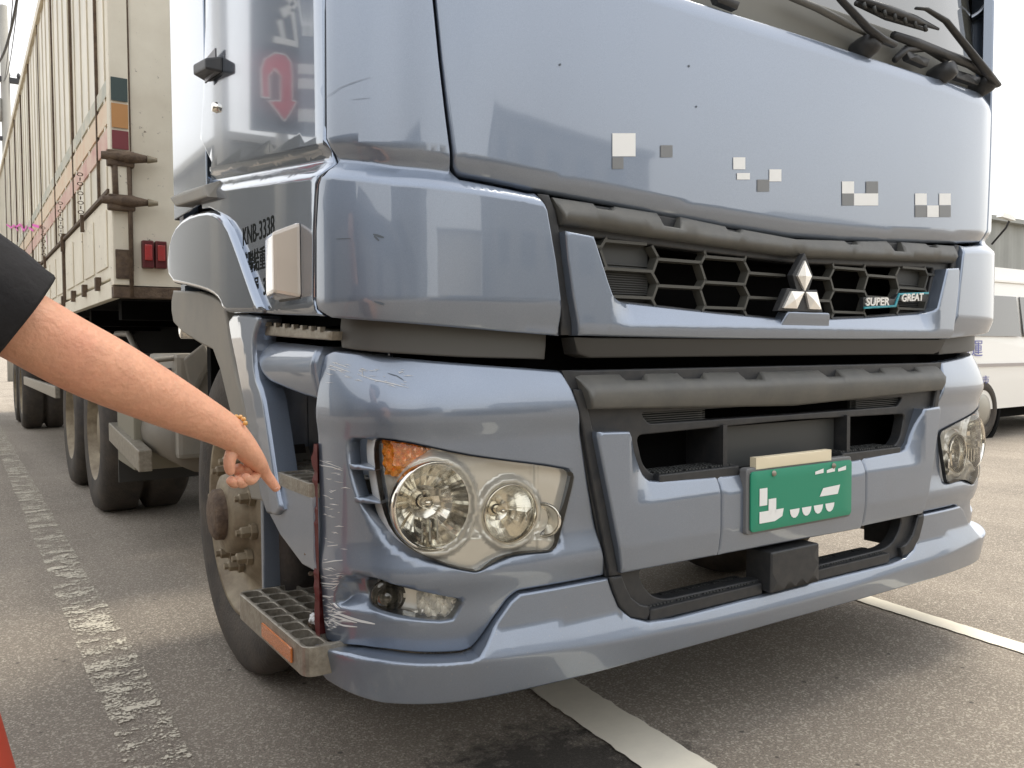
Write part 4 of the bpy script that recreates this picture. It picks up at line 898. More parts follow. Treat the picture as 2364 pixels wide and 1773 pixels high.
for u0, u1, v in ((1545, 1600, -6), (1958, 2010, 118), (2060, 2120, 158)):
    P = ats([(u0, v-10), (u1, v+10), (u1-6, v+26), (u0+8, v+10)], PC, 0)
    panel('hood_clip', P, BLACK, T, PC, None, base=.0, thick=.02, g=.1, rad=.002)
# ---- upper grille
gs = [(-s, z) for s, z in cs]
gf = [(0, 1.032)]+[(.755, 1.036)]+[(a-.003, z) for a, z in gs[::-1][1:]]+[(.845, 1.336), (0, 1.30)]
gtop = lambda a: float(np.interp(a, [0, .2, .46, .84], [1.297, 1.306, 1.323, 1.333]))
gf = [(0, 1.032), (.755, 1.036)]+[(a-.003, z) for a, z in gs[::-1][1:]]+[(.84, gtop(.84)), (.46, gtop(.46)), (.2, gtop(.2)), (0, gtop(0))]
gho = [(0, 1.236), (.3, 1.243), (.702, 1.256), (.672, 1.16), (.655, 1.133), (.641, 1.123), (.616, 1.117), (.3, 1.098), (.0, 1.085)]
gh = gho+[(-s, z) for s, z in gho[::-1][1:-1]]
GF = panel('grille_frame', gf+[(-s, z) for s, z in gf[::-1][1:-1]], BLACK, T, PC, None, holes=[rounded(gh, .012)], base=-.018, thick=.03, g=.05, rad=.005)
gb = bar('grille_bar', gtop, lambda a: float(np.interp(a, [0, .8], [1.250, 1.276])), [(.225, .27, .010), (.44, .495, .030), (.645, .69, .010)], .805, .783, -.004, lambda a, z, V: .020-.50*np.maximum(0, z-(1.272+.03*a))-1.1*np.maximum(0, (1.262+.03*a)-z), PC, TAUPE)
panel('grille_backing', gh, DARK, T, PC, None, base=-.14, thick=0, g=.1, rad=0)
for sg in (-1, 1):
    q = [(sg*a, z) for a, z in [(.50, 1.10), (.62, 1.115), (.66, 1.14), (.705, 1.256), (.50, 1.25)]]
    vp = panel('grille_vent_plate', q, gm, T, PC, None, base=-.042, thick=0, g=.1, rad=0)
    L = []
    for k in range(24):
        z = 1.106+k*.0055
        if z < 1.205: L.append((min(sg*.505, sg*.66), max(sg*.505, sg*.66), .036, .041, z, z+.0022))
    boxes('louvre', L, gm, vp, kind='stuff')
# honeycomb bars
HCM = mat('grille_mesh', (.075, .073, .062), .45)
bm = bmesh.new()
def barseg(p, q, w=.0098, dpt=.024):
    a, b = np.array(p, float), np.array(q, float); n = 3
    d = b-a; nn = np.array([-d[1], d[0]])/np.hypot(*d)*w/2; d = d/np.hypot(*d)*w*.3
    a = a-d; b = b+d
    for i in range(n):
        p0 = a+(b-a)*i/n; p1 = a+(b-a)*(i+1)/n; vs = []
        for off in (-.016, -.016-dpt):
            for pt in (p0+nn*(.7 if off > -.02 else 1), p1+nn*(.7 if off > -.02 else 1), p1-nn*(.7 if off > -.02 else 1), p0-nn*(.7 if off > -.02 else 1)): vs.append(bm.verts.new(tuple(surf(PC, pt[0], pt[1], off))))
        for f in ((0, 1, 2, 3), (4, 7, 6, 5), (0, 4, 5, 1), (2, 6, 7, 3), (1, 5, 6, 2), (0, 3, 7, 4)): bm.faces.new([vs[j] for j in f])
ghn = np.array(gh)
def ing(p): return bool(inside(np.array([p]), ghn)[0])
def seg_in(p, q):
    a, b = np.array(p), np.array(q); ts = [t for t in np.linspace(0, 1, 21) if ing(a+(b-a)*t)]
    if len(ts) > 2: barseg(a+(b-a)*max(0, ts[0]-.05), a+(b-a)*min(1, ts[-1]+.05))
zt_ = lambda a: .055*(a-.258)
for sg in (-1, 1):
    bm = bmesh.new()
    for k in range(5):
        ca = .098+.16*k
        for j in range(-3, 4):
            ze = (1.178+.031+.063*j if k % 2 == 0 else 1.170+.063*j)
            seg_in((sg*max(0, ca-.071), ze+zt_(ca)), (sg*(ca+.071), ze+zt_(ca)))
    for k in range(-1, 5):
        bx = .018+.16*(k+1); s0 = 1 if k % 2 == 0 else -1
        if k == -1: continue
        for j in range(-4, 5):
            # node on even side at odd multiples, node on odd side at even multiples
            ze = 1.178+.031+.063*j+zt_(bx); zo = 1.170+.063*j+zt_(bx); zo2 = 1.170+.063*(j+1)+zt_(bx)
            xe = bx-.009*s0; xo = bx+.009*s0
            seg_in((sg*xe, ze), (sg*xo, zo)); seg_in((sg*xe, ze), (sg*xo, zo2))
    bmesh.ops.recalc_face_normals(bm, faces=bm.faces[:])
    from_bm('honeycomb', bm, HCM, T)
# silver lower garnish of the grille
gg = [(.789, 1.258), (.713, 1.252), (.672, 1.152), (.661, 1.128), (.648, 1.119), (.62, 1.112), (.3, 1.092), (.098, 1.083), (0, 1.081)]
go = [(0, 1.029), (.3, 1.029), (.62, 1.032), (.751, 1.034), (.77, 1.12), (.783, 1.2)]
q = go+gg; gar = q+[(-s, z) for s, z in q[::-1] if s > 0]
def gar_relief(a, z, V):
    o = np.where(a < .60, .022-.50*np.maximum(0, z-1.054), .022-.50*np.maximum(0, z-1.054)*np.clip((.66-a)/.06, 0, 1))
    return o-.40*np.maximum(0, 1.050-z)
panel('grille_garnish', gar, PAINT, T, PC, gar_relief, base=.0, thick=.035, g=.014, rad=.005)
panel('emblem_base', rounded([(-.082, 1.062), (.125, 1.062), (.108, 1.101), (-.066, 1.101)], .006), PAINT, T, PC, lambda a, z, V: .012*sstep(z, 1.06, 1.10), base=.016, thick=.03, g=.012, rad=.005)
# three diamond emblem
def em(pts, m, off, d, par, bev=.002):
    c = np.mean(pts, 0); P = [Vector(surf(PC, np.array([q[0]]), np.array([q[1]]), off-.004)[0]) for q in pts]; A = Vector(surf(PC, np.array([c[0]]), np.array([c[1]]), off-.0005)[0])
    bm = bmesh.new(); v = [bm.verts.new(p) for p in P]; b_ = [bm.verts.new(p+Vector((0, .008, 0))) for p in P]; a_ = bm.verts.new(A)
    for i in range(4): bm.faces.new((v[i], v[(i+1) % 4], a_)); bm.faces.new((v[(i+1) % 4], v[i], b_[i], b_[(i+1) % 4]))
    bmesh.ops.recalc_face_normals(bm, faces=bm.faces[:])
    return from_bm('emblem_diamond', bm, MATS.get('emblem_chrome') or mat('emblem_chrome', (.95, .92, .86), .28, .7), par)
def em_old(pts, m, off, d, par, bev=.002): return prism('emblem_diamond', [tuple(surf(PC, np.array([s]), np.array([z]), off)[0]) for s, z in pts], (0, d, 0), m, par, bev)
eb = prism('emblem', [tuple(surf(PC, np.array([s]), np.array([z]), .024)[0]) for s, z in [(.003, 1.258), (-.046, 1.197), (-.030, 1.160), (-.066, 1.162), (-.104, 1.102), (.082, 1.102), (.056, 1.162), (.022, 1.160), (.040, 1.197)]], (0, .02, 0), BLACK, T, .002)
em([(-.003, 1.237), (-.032, 1.195), (-.002, 1.156), (.026, 1.196)], CHROME, .034, .012, eb)
em([(-.004, 1.154), (-.057, 1.154), (-.089, 1.109), (-.034, 1.109)], CHROME, .034, .012, eb)
em([(.002, 1.154), (.048, 1.155), (.068, 1.109), (.018, 1.109)], CHROME, .034, .012, eb)
# badge
bd = panel('badge', [(.297, 1.121), (.453, 1.130), (.470, 1.146), (.622, 1.147), (.631, 1.175), (.468, 1.166), (.452, 1.150), (.297, 1.151)], BLACK, T, PC, None, base=.004, thick=.012, g=.05, rad=.001)
for q in ([(.297, 1.117), (.455, 1.126), (.476, 1.162), (.631, 1.171), (.631, 1.177), (.470, 1.168), (.450, 1.132), (.297, 1.123)],): panel('badge_trim', q, CYAN, bd, PC, None, base=.008, thick=.004, g=.05, rad=.001)
bM = lambda s, z, an: frame(tuple(surf(PC, np.array([s]), np.array([z]), .006)[0]), (0, -1, 0), (math.cos(an), 0, math.sin(an)))
BL_ = mat('badge_silver', (.85, .83, .78), .35, .2)
text('badge_lettering', 'SUPER', .032, bM(.303, 1.1265, .04), BL_, bd, .002, 1.28, .0008, .15)
text('badge_lettering', 'GREAT', .031, bM(.482, 1.1435, .06), BL_, bd, .002, 1.20, .0008, .15)
# lower lip of the cab
lp = [(.752, 1.030), (.735, .993), (.70, .984)]; lp = lp+[(-s, z) for s, z in lp[::-1]]
panel('cab_lip', lp, mat('lip_grey', (.045, .044, .041), .5), T, PC, lambda a, z, V: -.30*(1.03-z), base=.002, thick=.05, g=.05, rad=.004)
both('corner_lip', [(-.795, 1.040), (-1.0, 1.052), (-1.31, 1.075), (-1.36, 1.075), (-1.36, 1.010), (-1.2, .999), (-1.0, .988), (-.80, .982)], mat('corner_lip_grey', (.085, .083, .076), .5), T, PC, None, base=-.045, thick=.08, g=.03, rad=.004)
for sg in (-1, 1):
    q = [(sg*(a-.006), z) for a, z in gs]+[(sg*(a-.034), z) for a, z in gs[::-1]]
    panel('grille_seam_trim', q, BLACK, T, PC, None, base=-.004, thick=.03, g=.03, rad=.006)
boxes('gap_backing', [(-1.05, 1.05, .13, .3, .9, 1.08)], DARK, T)
# ---- side steps (left as traced, right mirrored)
def side(sg):
    fx = lambda x: sg*x
    def P2(name, pts, m, base, thick, rad=.006, g=.03, rel=None, par=T): return panel(name, pts, m, par, PC, rel, base=base, thick=thick, g=g, rad=rad, mirror=sg > 0)
    cov = [(-1.812, 1.029), (-1.51, 1.016), (-1.42, 1.012), (-1.42, .895), (-1.515, .901), (-1.62, .912), (-1.738, .926), (-1.79, .948), (-1.819, .985)]
    P2('step_cover', rounded(cov, .02), PAINT, -.004, .12, .012, .02, lambda a, z, V: -.03*np.clip((.96-z)/.10, 0, 1)**1.5-.03*np.clip((z-.975)/.05, 0, 1)**1.5)
    tp = P2('tread_plate', ats([(569, 702), (640, 708), (716, 716), (714, 735), (640, 730), (567, 724)], PC, -.02), ALU, -.02, .10, .003)
    for k in range(7):
        c_ = at(580+k*19, 701+k*1.9, PC, -.02); P_ = surf(PC, np.array([c_[0]]), np.array([c_[1]]), -.02)[0]
        boxes('tread_tooth', [(min(fx(-P_[0])-.006, fx(-P_[0])+.006), max(fx(-P_[0])-.006, fx(-P_[0])+.006), P_[1]-.008, P_[1]+.008, P_[2]-.004, P_[2]+.006)], ALU, tp)
    boxes('step_back_panel', [(min(fx(1.235), fx(.60)), max(fx(1.235), fx(.60)), .757, .775, .68, 1.02)], PAINT, T, .004)
    boxes('lower_step_panel', [(min(fx(1.222), fx(.60)), max(fx(1.222), fx(.60)), .748, .765, .33, .62)], PAINT, T, .004)
    for za, zb_, xx in ((.66, 1.02, 1.09), (.33, .62, 1.085)): boxes('step_inner_panel', [(min(fx(xx), fx(xx-.015)), max(fx(xx), fx(xx-.015)), .24, .756, za, zb_)], PAINT, T, .004)
    P2('step_riser', [(-1.683, .709), (-1.441, .684), (-1.43, .683), (-1.43, .518), (-1.508, .516), (-1.663, .556), (-1.745, .594), (-1.74, .66)], PAINT, -.006, .06)
    def honey(name, xo, xi, y0, y1, zz, nx, ny, th):
        hol = []
        for i in range(nx):
            for j in range(ny):
                w = (xi-xo-.012)/nx; h = (y1-y0-.014)/ny; a = xo+.006+i*w; b = y0+.007+j*h; e = .0035
                hol.append(rounded([(a+e, b+e), (a+w-e, b+e), (a+w-e, b+h-e), (a+e, b+h-e)], .014, 3))
        out = rounded([(xo, y0), (xi, y0), (xi, y1), (xo, y1)], .03, 5)
        def pl2(s, z, off): return np.stack([(np.asarray(s, float) if sg < 0 else -np.asarray(s, float)), np.asarray(z, float), zz+np.asarray(off, float)+0*np.asarray(s, float)], -1)
        return panel(name, out, ALU, T, pl2, None, holes=hol, base=0, thick=th, g=.05, rad=.0015)
    honey('upper_step', -1.248, -.90, .30, .752, .712, 5, 8, .03)
    y0, y1 = .235, .745
    st = honey('lower_step', -1.292, -.99, y0, y1, .375, 6, 8, .062)
    boxes('upper_step_pan', [(min(fx(1.24), fx(.9)), max(fx(1.24), fx(.9)), .31, .74, .670, .674)], RUST, T)
    boxes('step_pan', [(min(fx(1.285), fx(1.0)), max(fx(1.285), fx(1.0)), y0+.02, y1-.02, .312, .316)], RUST, T)
    boxes('amber_reflector', [(min(fx(1.2925), fx(1.298)), max(fx(1.2925), fx(1.298)), .31, .52, .322, .356)], ORANGE, st, .002)
    # wheel
    cx, cy, cz = fx(1.17), 1.19, .5
    M = frame((cx, cy, cz), (sg, 0, 0), (0, 0, 1))
    w = lathe('tyre', [(.315, -.27), (.42, -.29), (.485, -.26), (.5, -.22), (.5, -.165), (.49, -.16), (.49, -.15), (.5, -.145), (.5, -.09), (.49, -.085), (.49, -.075), (.5, -.07), (.5, -.035), (.487, -.008), (.46, .006), (.40, .012), (.345, .002), (.315, -.012)], M, RUBBER, T, 72)
    rm = lathe('rim', [(.322, -.010), (.318, .004), (.308, .000), (.298, -.02), (.275, -.05), (.240, -.06), (.205, -.035), (.19, -.015), (.135, -.012), (.13, .0), (.12, .035), (.085, .045), (0, .048)], M, RIMM, w, 56)
    lathe('hub_cap', [(.080, .044), (.078, .066), (.068, .074), (.04, .078), (0, .078)], M, RUST, rm, 24)
    nut = None
    for k in range(10):
        t = 2*math.pi*k/10+.2; q = Vector((cx, cy+.162*math.cos(t), cz+.162*math.sin(t)))
        if nut is None:
            nut = lathe('wheel_nut', [(.026, -.012), (.026, .004), (.018, .006), (.017, .030), (.010, .034), (.010, .045), (0, .046)], frame(q, (sg, 0, 0)), RIMM, w, 6, False); q0 = q
        else:
            c = nut.copy(); COL.objects.link(c); c.location = q-q0
    lathe('rear_axle_wheel_shadow', [(0, 0), (.01, 0)], frame((0, 1.1, .5), (1, 0, 0)), DARK, T, 4) if False else None
side(-1); side(1)
# torn red backing strip behind the damaged bumper edge
for sg in (-1,):
    verts = []; faces = []; rnd = random.Random(3); zs = np.linspace(.34, .80, 30)
    for i, z in enumerate(zs):
        b = .001+.030*math.exp(-((z-.68)/.025)**2)+.012*rnd.random()**2
        y = .318+rnd.uniform(-.004, .004)
        y -= .012; verts += [(-1.238, .29, z), (-1.238-.006*rnd.random(), y+b*.6, z), (-1.215, y+b, z)]
    for i in range(len(zs)-1):
        for j in (0, 1): faces.append((3*i+j, 3*i+j+1, 3*i+j+4, 3*i+j+3))
    me = bpy.data.meshes.new('torn_red_strip'); me.from_pydata(verts, [], faces); link('torn_red_strip', me, MAROON, T)
    for k, (z, r) in enumerate(((.565, .012), (.548, .014), (.535, .010), (.50, .008), (.40, .012), (.385, .010))):
        bm = bmesh.new(); bmesh.ops.create_icosphere(bm, subdivisions=2, radius=r, matrix=Matrix.Translation((-1.232, .345+.01*(k % 2), z)) @ Matrix.Diagonal((.8, 1, .6+.4*(k % 3), 1)))
        for v in bm.verts: v.co += Vector((rnd.uniform(-1, 1), rnd.uniform(-1, 1), rnd.uniform(-1, 1)))*r*.35
        from_bm('debris', bm, RUST if k % 2 else SCRATCH, T)
mat('faint_scuff', (.20, .22, .25), .6)
# scratches on the bumper edge, the corner panel and the hood
for l, w, m in [([(684, 1005), (712, 1010), (733, 1018)], .004, SCRATCH), ([(684, 995), (708, 1003), (730, 1012)], .003, SCRATCH), ([(694, 1216), (716, 1212), (735, 1210)], .004, SCRATCH), ([(700, 1180), (722, 1178)], .0025, SCRATCH),
                ([(684, 1262), (705, 1264), (730, 1266)], .006, SCRATCH), ([(688, 1268), (712, 1270)], .003, SCRATCH), ([(686, 1290), (702, 1292)], .006, SCRATCH), ([(716, 1292), (730, 1294)], .004, SCRATCH),
                ([(690, 1310), (712, 1316), (738, 1322)], .004, SCRATCH), ([(700, 1330), (728, 1340), (760, 1352)], .008, SCRATCH), ([(712, 1324), (740, 1338), (778, 1352), (800, 1358)], .012, SCRATCH), ([(708, 1345), (730, 1356), (760, 1362)], .007, SCRATCH), ([(690, 1345), (700, 1358)], .01, SCRATCH),
                ([(700, 785), (725, 792), (745, 798)], .004, SCRATCH), ([(698, 792), (715, 797)], .003, SCRATCH), ([(708, 778), (735, 786)], .003, SCRATCH), ([(770, 790), (774, 806)], .003, SCRATCH), ([(760, 800), (800, 812), (845, 822), (880, 832)], .004, SCRATCH), ([(829, 793), (850, 800), (868, 812)], .004, DSCR)]:
    strip('scrape', ats(l, PB), w*.55, m, T, PB, wing_off if False else .003 if w < .1 else 0)
V_ = []; F_ = []; rs_ = random.Random(11)
for k in range(150):
    big_ = rs_.random() < .3
    u0 = rs_.uniform(685, 735) if big_ else rs_.uniform(685, 715); v0 = rs_.choice([rs_.gauss(1335, 22), rs_.gauss(1270, 30), rs_.uniform(985, 1250), rs_.gauss(1345, 12)]) if k < 120 else rs_.uniform(775, 830)
    if k >= 120: u0 = rs_.uniform(690, 880)
    ln = rs_.uniform(5, 26); sl_o = rs_.uniform(-.1, .35)
    a_ = at(u0, v0, PB); b_ = at(u0+ln, v0+ln*sl_o, PB)
    if not a_ or not b_ or a_[1] > .985 or a_[1] < .375: continue
    w_ = rs_.uniform(.0004, .0013); d_ = np.array(b_)-np.array(a_); n_ = np.array([-d_[1], d_[0]])/max(np.hypot(*d_), 1e-6)*w_; m_ = (np.array(a_)+np.array(b_))/2+n_*rs_.uniform(-3, 3)
    for q in (np.array(a_), m_+n_, np.array(b_), m_-n_):
        V_.append(tuple(surf(PB, np.array([q[0]]), np.array([q[1]]), .0)[0]))
    n0 = len(V_)-4; F_.append((n0, n0+1, n0+2, n0+3))
me = bpy.data.meshes.new('fine_scratches'); me.from_pydata(V_, [], F_)
def drape(me):
    # lay the marks on the moulded bumper surface itself
    from mathutils.bvhtree import BVHTree
    bc = bpy.data.objects['bumper_corner'].data; tr = BVHTree.FromPolygons([v.co for v in bc.vertices], [p.vertices[:] for p in bc.polygons])
    for v in me.vertices:
        r = tr.find_nearest(v.co)
        if r[0] is not None:
            n = r[1] if (r[1].y < 0 or r[1].x < 0) else -r[1]
            v.co = r[0]+n*.0012
drape(me); link('fine_scratches', me, SCRATCH, T, kind='stuff')
for o_ in [o_ for o_ in bpy.data.objects if o_.name.startswith('scrape')]: drape(o_.data)
for l, w in [([(703, 212), (722, 200), (735, 190), (800, 168)], .0012), ([(758, 216), (800, 212)], .0008), ([(735, 518), (765, 517)], .002), ([(810, 508), (832, 515)], .006), ([(812, 512), (822, 522)], .005), ([(812, 652), (832, 660)], .004)]:
    strip('scuff', ats(l, PC), w*.8, MATS['faint_scuff'] if l[0][1] < 400 else DSCR, T, PC, .0135 if l[0][1] > 400 else .002)
for l in ([(1500, 230), (1502, 233)], [(1484, 142), (1486, 146)], [(1206, 139), (1208, 143)]): strip('chip', ats(l, PC), .006, DSCR, hoodp, PC, .0055)
# chassis underneath
for b_ in [(-.45, -.37, .2, 9, .62, .86), (.37, .45, .2, 9, .62, .86)]: boxes('chassis_rail', [b_], DARK, T)
boxes('engine_block', [(-.35, .35, .5, 2.0, .42, 1.05)], DARK, T)
boxes('front_axle', [(-1.0, 1.0, 1.13, 1.25, .36, .48)], DARK, T)
for b_ in [(-1.15, -.85, 1.55, 1.6, .35, 1.15), (.85, 1.15, 1.55, 1.6, .35, 1.15), (-.88, -.84, .6, 1.6, .5, 1.15), (.84, .88, .6, 1.6, .5, 1.15)]: boxes('wheel_well', [b_], DARK, T)
# bits behind the cab on the left
tube('air_tank', [(-1.16, 1.95, 1.11), (-.7, 1.95, 1.11)], .055, CHROME, T, 20)
boxes('battery_box', [(-1.12, -.7, 2.25, 2.85, .55, 1.0)], GREYP, T, .02)
bx = [Vector(ony(u, v, 2.2)) for u, v in ((395, 775), (440, 740), (455, 775), (412, 860))]
hexa('bracket', [bx[0], bx[3], bx[3]+Vector((.05, .1, 0)), bx[0]+Vector((.05, .1, 0)), bx[1], bx[2], bx[2]+Vector((.05, .1, 0)), bx[1]+Vector((.05, .1, 0))], GREYP, T, .01)
tube('air_hose', [Vector(ony(u, v, 2.3)) for u, v in ((318, 790), (335, 778), (370, 774), (400, 772), (425, 775))], .012, GREYP, T, 8)
tube('air_hose', [Vector(ony(u, v, 2.35)) for u, v in ((322, 792), (360, 800), (385, 798), (405, 785))], .010, BLACK, T, 8)

# ================================================================== TRAILER
TR = empty('trailer', (0, 8, 0), 'old cream box trailer with ribbed side and rusty front corner behind the cab', 'trailer')
def cream2():
    m = mat('stained_cream', (.80, .74, .60), .55, nscale=2.2, dirt=(.66, .59, .46)); t = m.node_tree; b = t.nodes['Principled BSDF']
    old = b.inputs['Base Color'].links[0].from_socket
    v = t.nodes.new('ShaderNodeTexNoise'); v.inputs['Scale'].default_value = 22; v.inputs['Detail'].default_value = 7; v.inputs['Roughness'].default_value = .7
    t.links.new(t.nodes['Geometry'].outputs['Position'], v.inputs['Vector'])
    r = t.nodes.new('ShaderNodeMapRange'); r.inputs[1].default_value = .63; r.inputs[2].default_value = .70; t.links.new(v.outputs[0], r.inputs[0])
    mx = t.nodes.new('ShaderNodeMixRGB'); mx.inputs[2].default_value = (.12, .08, .05, 1); t.links.new(r.outputs[0], mx.inputs[0]); t.links.new(old, mx.inputs[1]); t.links.new(mx.outputs[0], b.inputs['Base Color'])
    return m
C2 = cream2()
boxes('front_wall', [(-1.158, 1.25, 2.97, 3.03, 1.33, 3.85)], C2, TR)
boxes('corner_post', [(-1.25, -1.165, 2.955, 3.05, 1.33, 3.88)], C2, TR, .006)
boxes('post_joint', [(-1.166, -1.157, 2.962, 2.99, 1.4, 3.85)], RUST, TR)
ys = [3.06+.30*i for i in range(42)]
# ribbed upper side
sidew = boxes('side_wall', [(-1.235, -1.20, 3.05, 15.6, 1.80, 3.85)], mat('ribbed_cream', (.76, .70, .56), .4, nscale=1.5, dirt=(.58, .53, .43)), TR)
rib = None
for i, y in enumerate(ys):
    if rib is None: rib = boxes('side_rib', [(-1.2425, -1.235, y+.10, y+.135, 1.82, 3.84)], MATS['ribbed_cream'], TR, .003)
    else: c = rib.copy(); COL.objects.link(c); c.location = (0, y-ys[0], 0)
for z0, z1, m in ((2.265, 2.34, FG), (2.13, 2.24, FOR_), (2.01, 2.105, FM)):
    boxes('painted_band', [(-1.2432, -1.2352, 3.06, 15.5, z0, z1)], m, TR)
for i, y in enumerate((3.42, 4.5, 5.65, 6.8, 7.95, 9.1, 10.25, 11.4, 12.6)): boxes('panel_joint', [(-1.249, -1.234, y, y+.022, 1.81, 3.82)], RUST, TR)
gz = lambda v: float(ony(258, v, 2.95)[2])
for v0, v1, m, n in ((168, 218, PG, 'green'), (224, 276, PO, 'orange'), (282, 322, PM, 'maroon')):
    boxes('post_paint', [(-1.243, -1.17, 2.949, 2.9515, gz(v1), gz(v0))], m, TR)
boxes('top_rail', [(-1.262, -1.19, 3.05, 15.6, 3.80, 3.88)], CREAM, TR, .005)
boxes('roof', [(-1.25, 1.25, 3.03, 15.6, 3.83, 3.89)], CREAM, TR)
boxes('far_side_wall', [(1.2, 1.25, 3.03, 15.6, 1.33, 3.85)], CREAM, TR); boxes('rear_wall', [(-1.2, 1.2, 15.55, 15.6, 1.33, 3.85)], CREAM, TR)
boxes('floor', [(-1.2, 1.2, 3.03, 15.6, 1.30, 1.40)], DARK, TR)
# drop gates under the ribbed wall, each with two pressed panels
y = 3.06; gate = None
for i in range(6):
    g = boxes('drop_gate', [(-1.245, -1.205, y, y+2.02, 1.37, 1.775)], C2, TR, .006)
    for k in range(4): boxes('gate_panel', [(-1.2525, -1.2455, y+.08+k*.48, y+.47+k*.48, 1.43, 1.715)], C2, g, .003)
    boxes('gate_post', [(-1.262, -1.21, y+2.025, y+2.075, 1.33, 1.83)], RUST, TR, .004)
    y += 2.09
boxes('gate_hinge_rail', [(-1.26, -1.21, 3.02, 15.6, 1.78, 1.797)], RUST, TR)
boxes('sill_rail', [(-1.25, -1.21, 3.03, 15.6, 1.27, 1.355)], C2, TR, .004)
boxes('front_sill', [(-1.25, 1.25, 2.96, 3.03, 1.27, 1.325)], RUST, TR, .004)
for k, y in enumerate((3.4, 3.95, 4.5, 5.1, 5.9, 6.8)): boxes('hinge', [(-1.272, -1.245, y, y+.05, 1.33, 1.40)], RUST, TR, .003)
for y in (3.95, 5.05, 6.4):
    c = None
    for k in range(9): 
        z = 2.03-k*.027
        lathe('chain_link', [(.009, -.002), (.011, 0), (.009, .002), (.007, 0), (.009, -.002)], frame((-1.27, y, z), (1, 0, 0) if k % 2 else (0, 1, 0)) @ Matrix.Diagonal((1.6 if k % 2 else 1.6, 1, 1, 1)), RUST, TR, 10)
    boxes('chain_hook', [(-1.275, -1.255, y-.012, y+.012, 1.70, 1.80)], RUST, TR, .003)
# latches on the front corner
for u, v, s in ((268, 340, 1.), (270, 435, .9)):
    P = Vector(ony(u, v, 2.93))
    b = tube('latch_bar', [P+Vector((-.10, 0, .0)), P+Vector((.02, -.01, .0)), P+Vector((.13*s, -.015, -.0))], [.018, .03, .012], RUST, TR, 10)
    boxes('latch_block', [(P.x-.075, P.x+.045, P.y-.015, P.y+.035, P.z-.045, P.z+.03)], RUST, b, .008)
    tube('latch_handle', [P+Vector((.10, -.015, 0)), P+Vector((.145, -.02, 0))], [.020, .010], mat('latch_tip', (.25, .21, .14), .5), b, 10)
P0 = Vector(ony(262, 345, 2.93)); P1 = Vector(ony(266, 440, 2.93))
tube('lock_rod', [P0+Vector((-.03, 0, 0)), P1+Vector((-.03, 0, 0))], .014, RUST, TR, 8); tube('lock_rod', [P0+Vector((.03, 0, 0)), P1+Vector((.03, 0, 0)), P1+Vector((.03, 0, -.45))], .010, RUST, TR, 8)
boxes('lock_pad', [(P0.x-.03, P0.x+.03, 2.925, 2.955, (P0.z+P1.z)/2-.12, (P0.z+P1.z)/2+.10)], C2, TR, .01)
boxes('hinge_plate', [(-1.24, -1.17, 2.945, 2.955, 1.36, 1.50)], RUST, TR, .003)
# pair of red marker lamps on the front wall
a = Vector(ony(303, 520, 2.96)); b = Vector(ony(360, 582, 2.96)); w = (b.x-a.x)/2
for k in range(2):
    x0 = a.x+k*w
    c = boxes('marker_lamp', [(x0+.003, x0+w-.003, 2.925, 2.968, b.z, a.z)], MAROON, TR, .006)
    boxes('lamp_lens', [(x0+.012, x0+w-.012, 2.915, 2.93, b.z+.035, a.z-.02)], REDL, c, .006)
# pink scrawl
def sidemark(name, pts, w, m):
    V = []; F = []
    for i, (u, v) in enumerate(pts):
        p = onx(u, v, -1.256); V += [(p[0], p[1], p[2]+w), (p[0], p[1], p[2]-w)]
    for i in range(len(pts)-1): F.append((2*i, 2*i+1, 2*i+3, 2*i+2))
    me = bpy.data.meshes.new(name); me.from_pydata(V, [], F); link(name, me, m, TR)
for l in ([(14, 485), (24, 492), (30, 486), (38, 498)], [(32, 492), (44, 484), (50, 500)], [(46, 486), (52, 498), (58, 488)], [(62, 492), (72, 498)], [(70, 486), (84, 490)], [(100, 508), (102, 528)]): sidemark('pink_scrawl', l, .012, PINK)
# running gear
for b_ in [(-.5, -.38, 3.0, 15, .98, 1.28), (.38, .5, 3.0, 15, .98, 1.28)]: boxes('trailer_rail', [b_], DARK, TR)
for b_ in [(-1.15, 1.15, 3.4+i*1.2, 3.5+i*1.2, 1.18, 1.28) for i in range(10)]: boxes('cross_bearer', [b_], DARK, TR)
tw = None
for y in (4.4, 5.7, 11.5, 12.8):
    for sg in (-1, 1):
        if tw is None:
            M = frame((-1.18, y, .5), (-1, 0, 0), (0, 0, 1))
            tw = lathe('trailer_wheel', [(.29, -.5), (.44, -.5), (.5, -.46), (.5, -.29), (.44, -.26), (.44, -.24), (.5, -.21), (.5, -.04), (.47, 0), (.38, .01), (.30, 0)], M, RUBBER, TR, 40)
            tw2 = lathe('wheel_rim', [(.30, 0), (.285, -.02), (.27, -.10), (.16, -.14), (.15, -.04), (0, -.03)], M, RIMM, tw, 32)
        else:
            c = tw.copy(); COL.objects.link(c); c2 = tw2.copy(); COL.objects.link(c2); c2.parent = c
            if sg > 0: c.location = (0, y+4.4, 1.0); c.rotation_euler = (0, 0, math.pi); c.location = (0, y+4.4, 0)
            else: c.location = (0, y-4.4, 0)
FB = mat('flap_black', (.03, .028, .024), .7)
for b_ in ((-1.15, -.72, 3.62, 3.64, .28, .95), (.72, 1.15, 3.62, 3.64, .28, .95)): boxes('mud_flap', [b_], FB, TR)
for b_ in ((-1.20, -1.16, 6.6, 10.6, .62, .72), (-1.20, -1.16, 6.6, 10.6, .88, .96)): boxes('side_guard', [b_], ALU, TR, .006)
tube('air_reservoir', [(-1.0, 2.3, .62), (-1.0, 3.3, .62)], .14, mat('tank_grey', (.16, .14, .11), .6), TR, 20)
boxes('tool_box', [(-1.17, -.75, 3.0, 3.5, .42, .86)], mat('box_grey', (.21, .19, .14), .6), TR, .01)
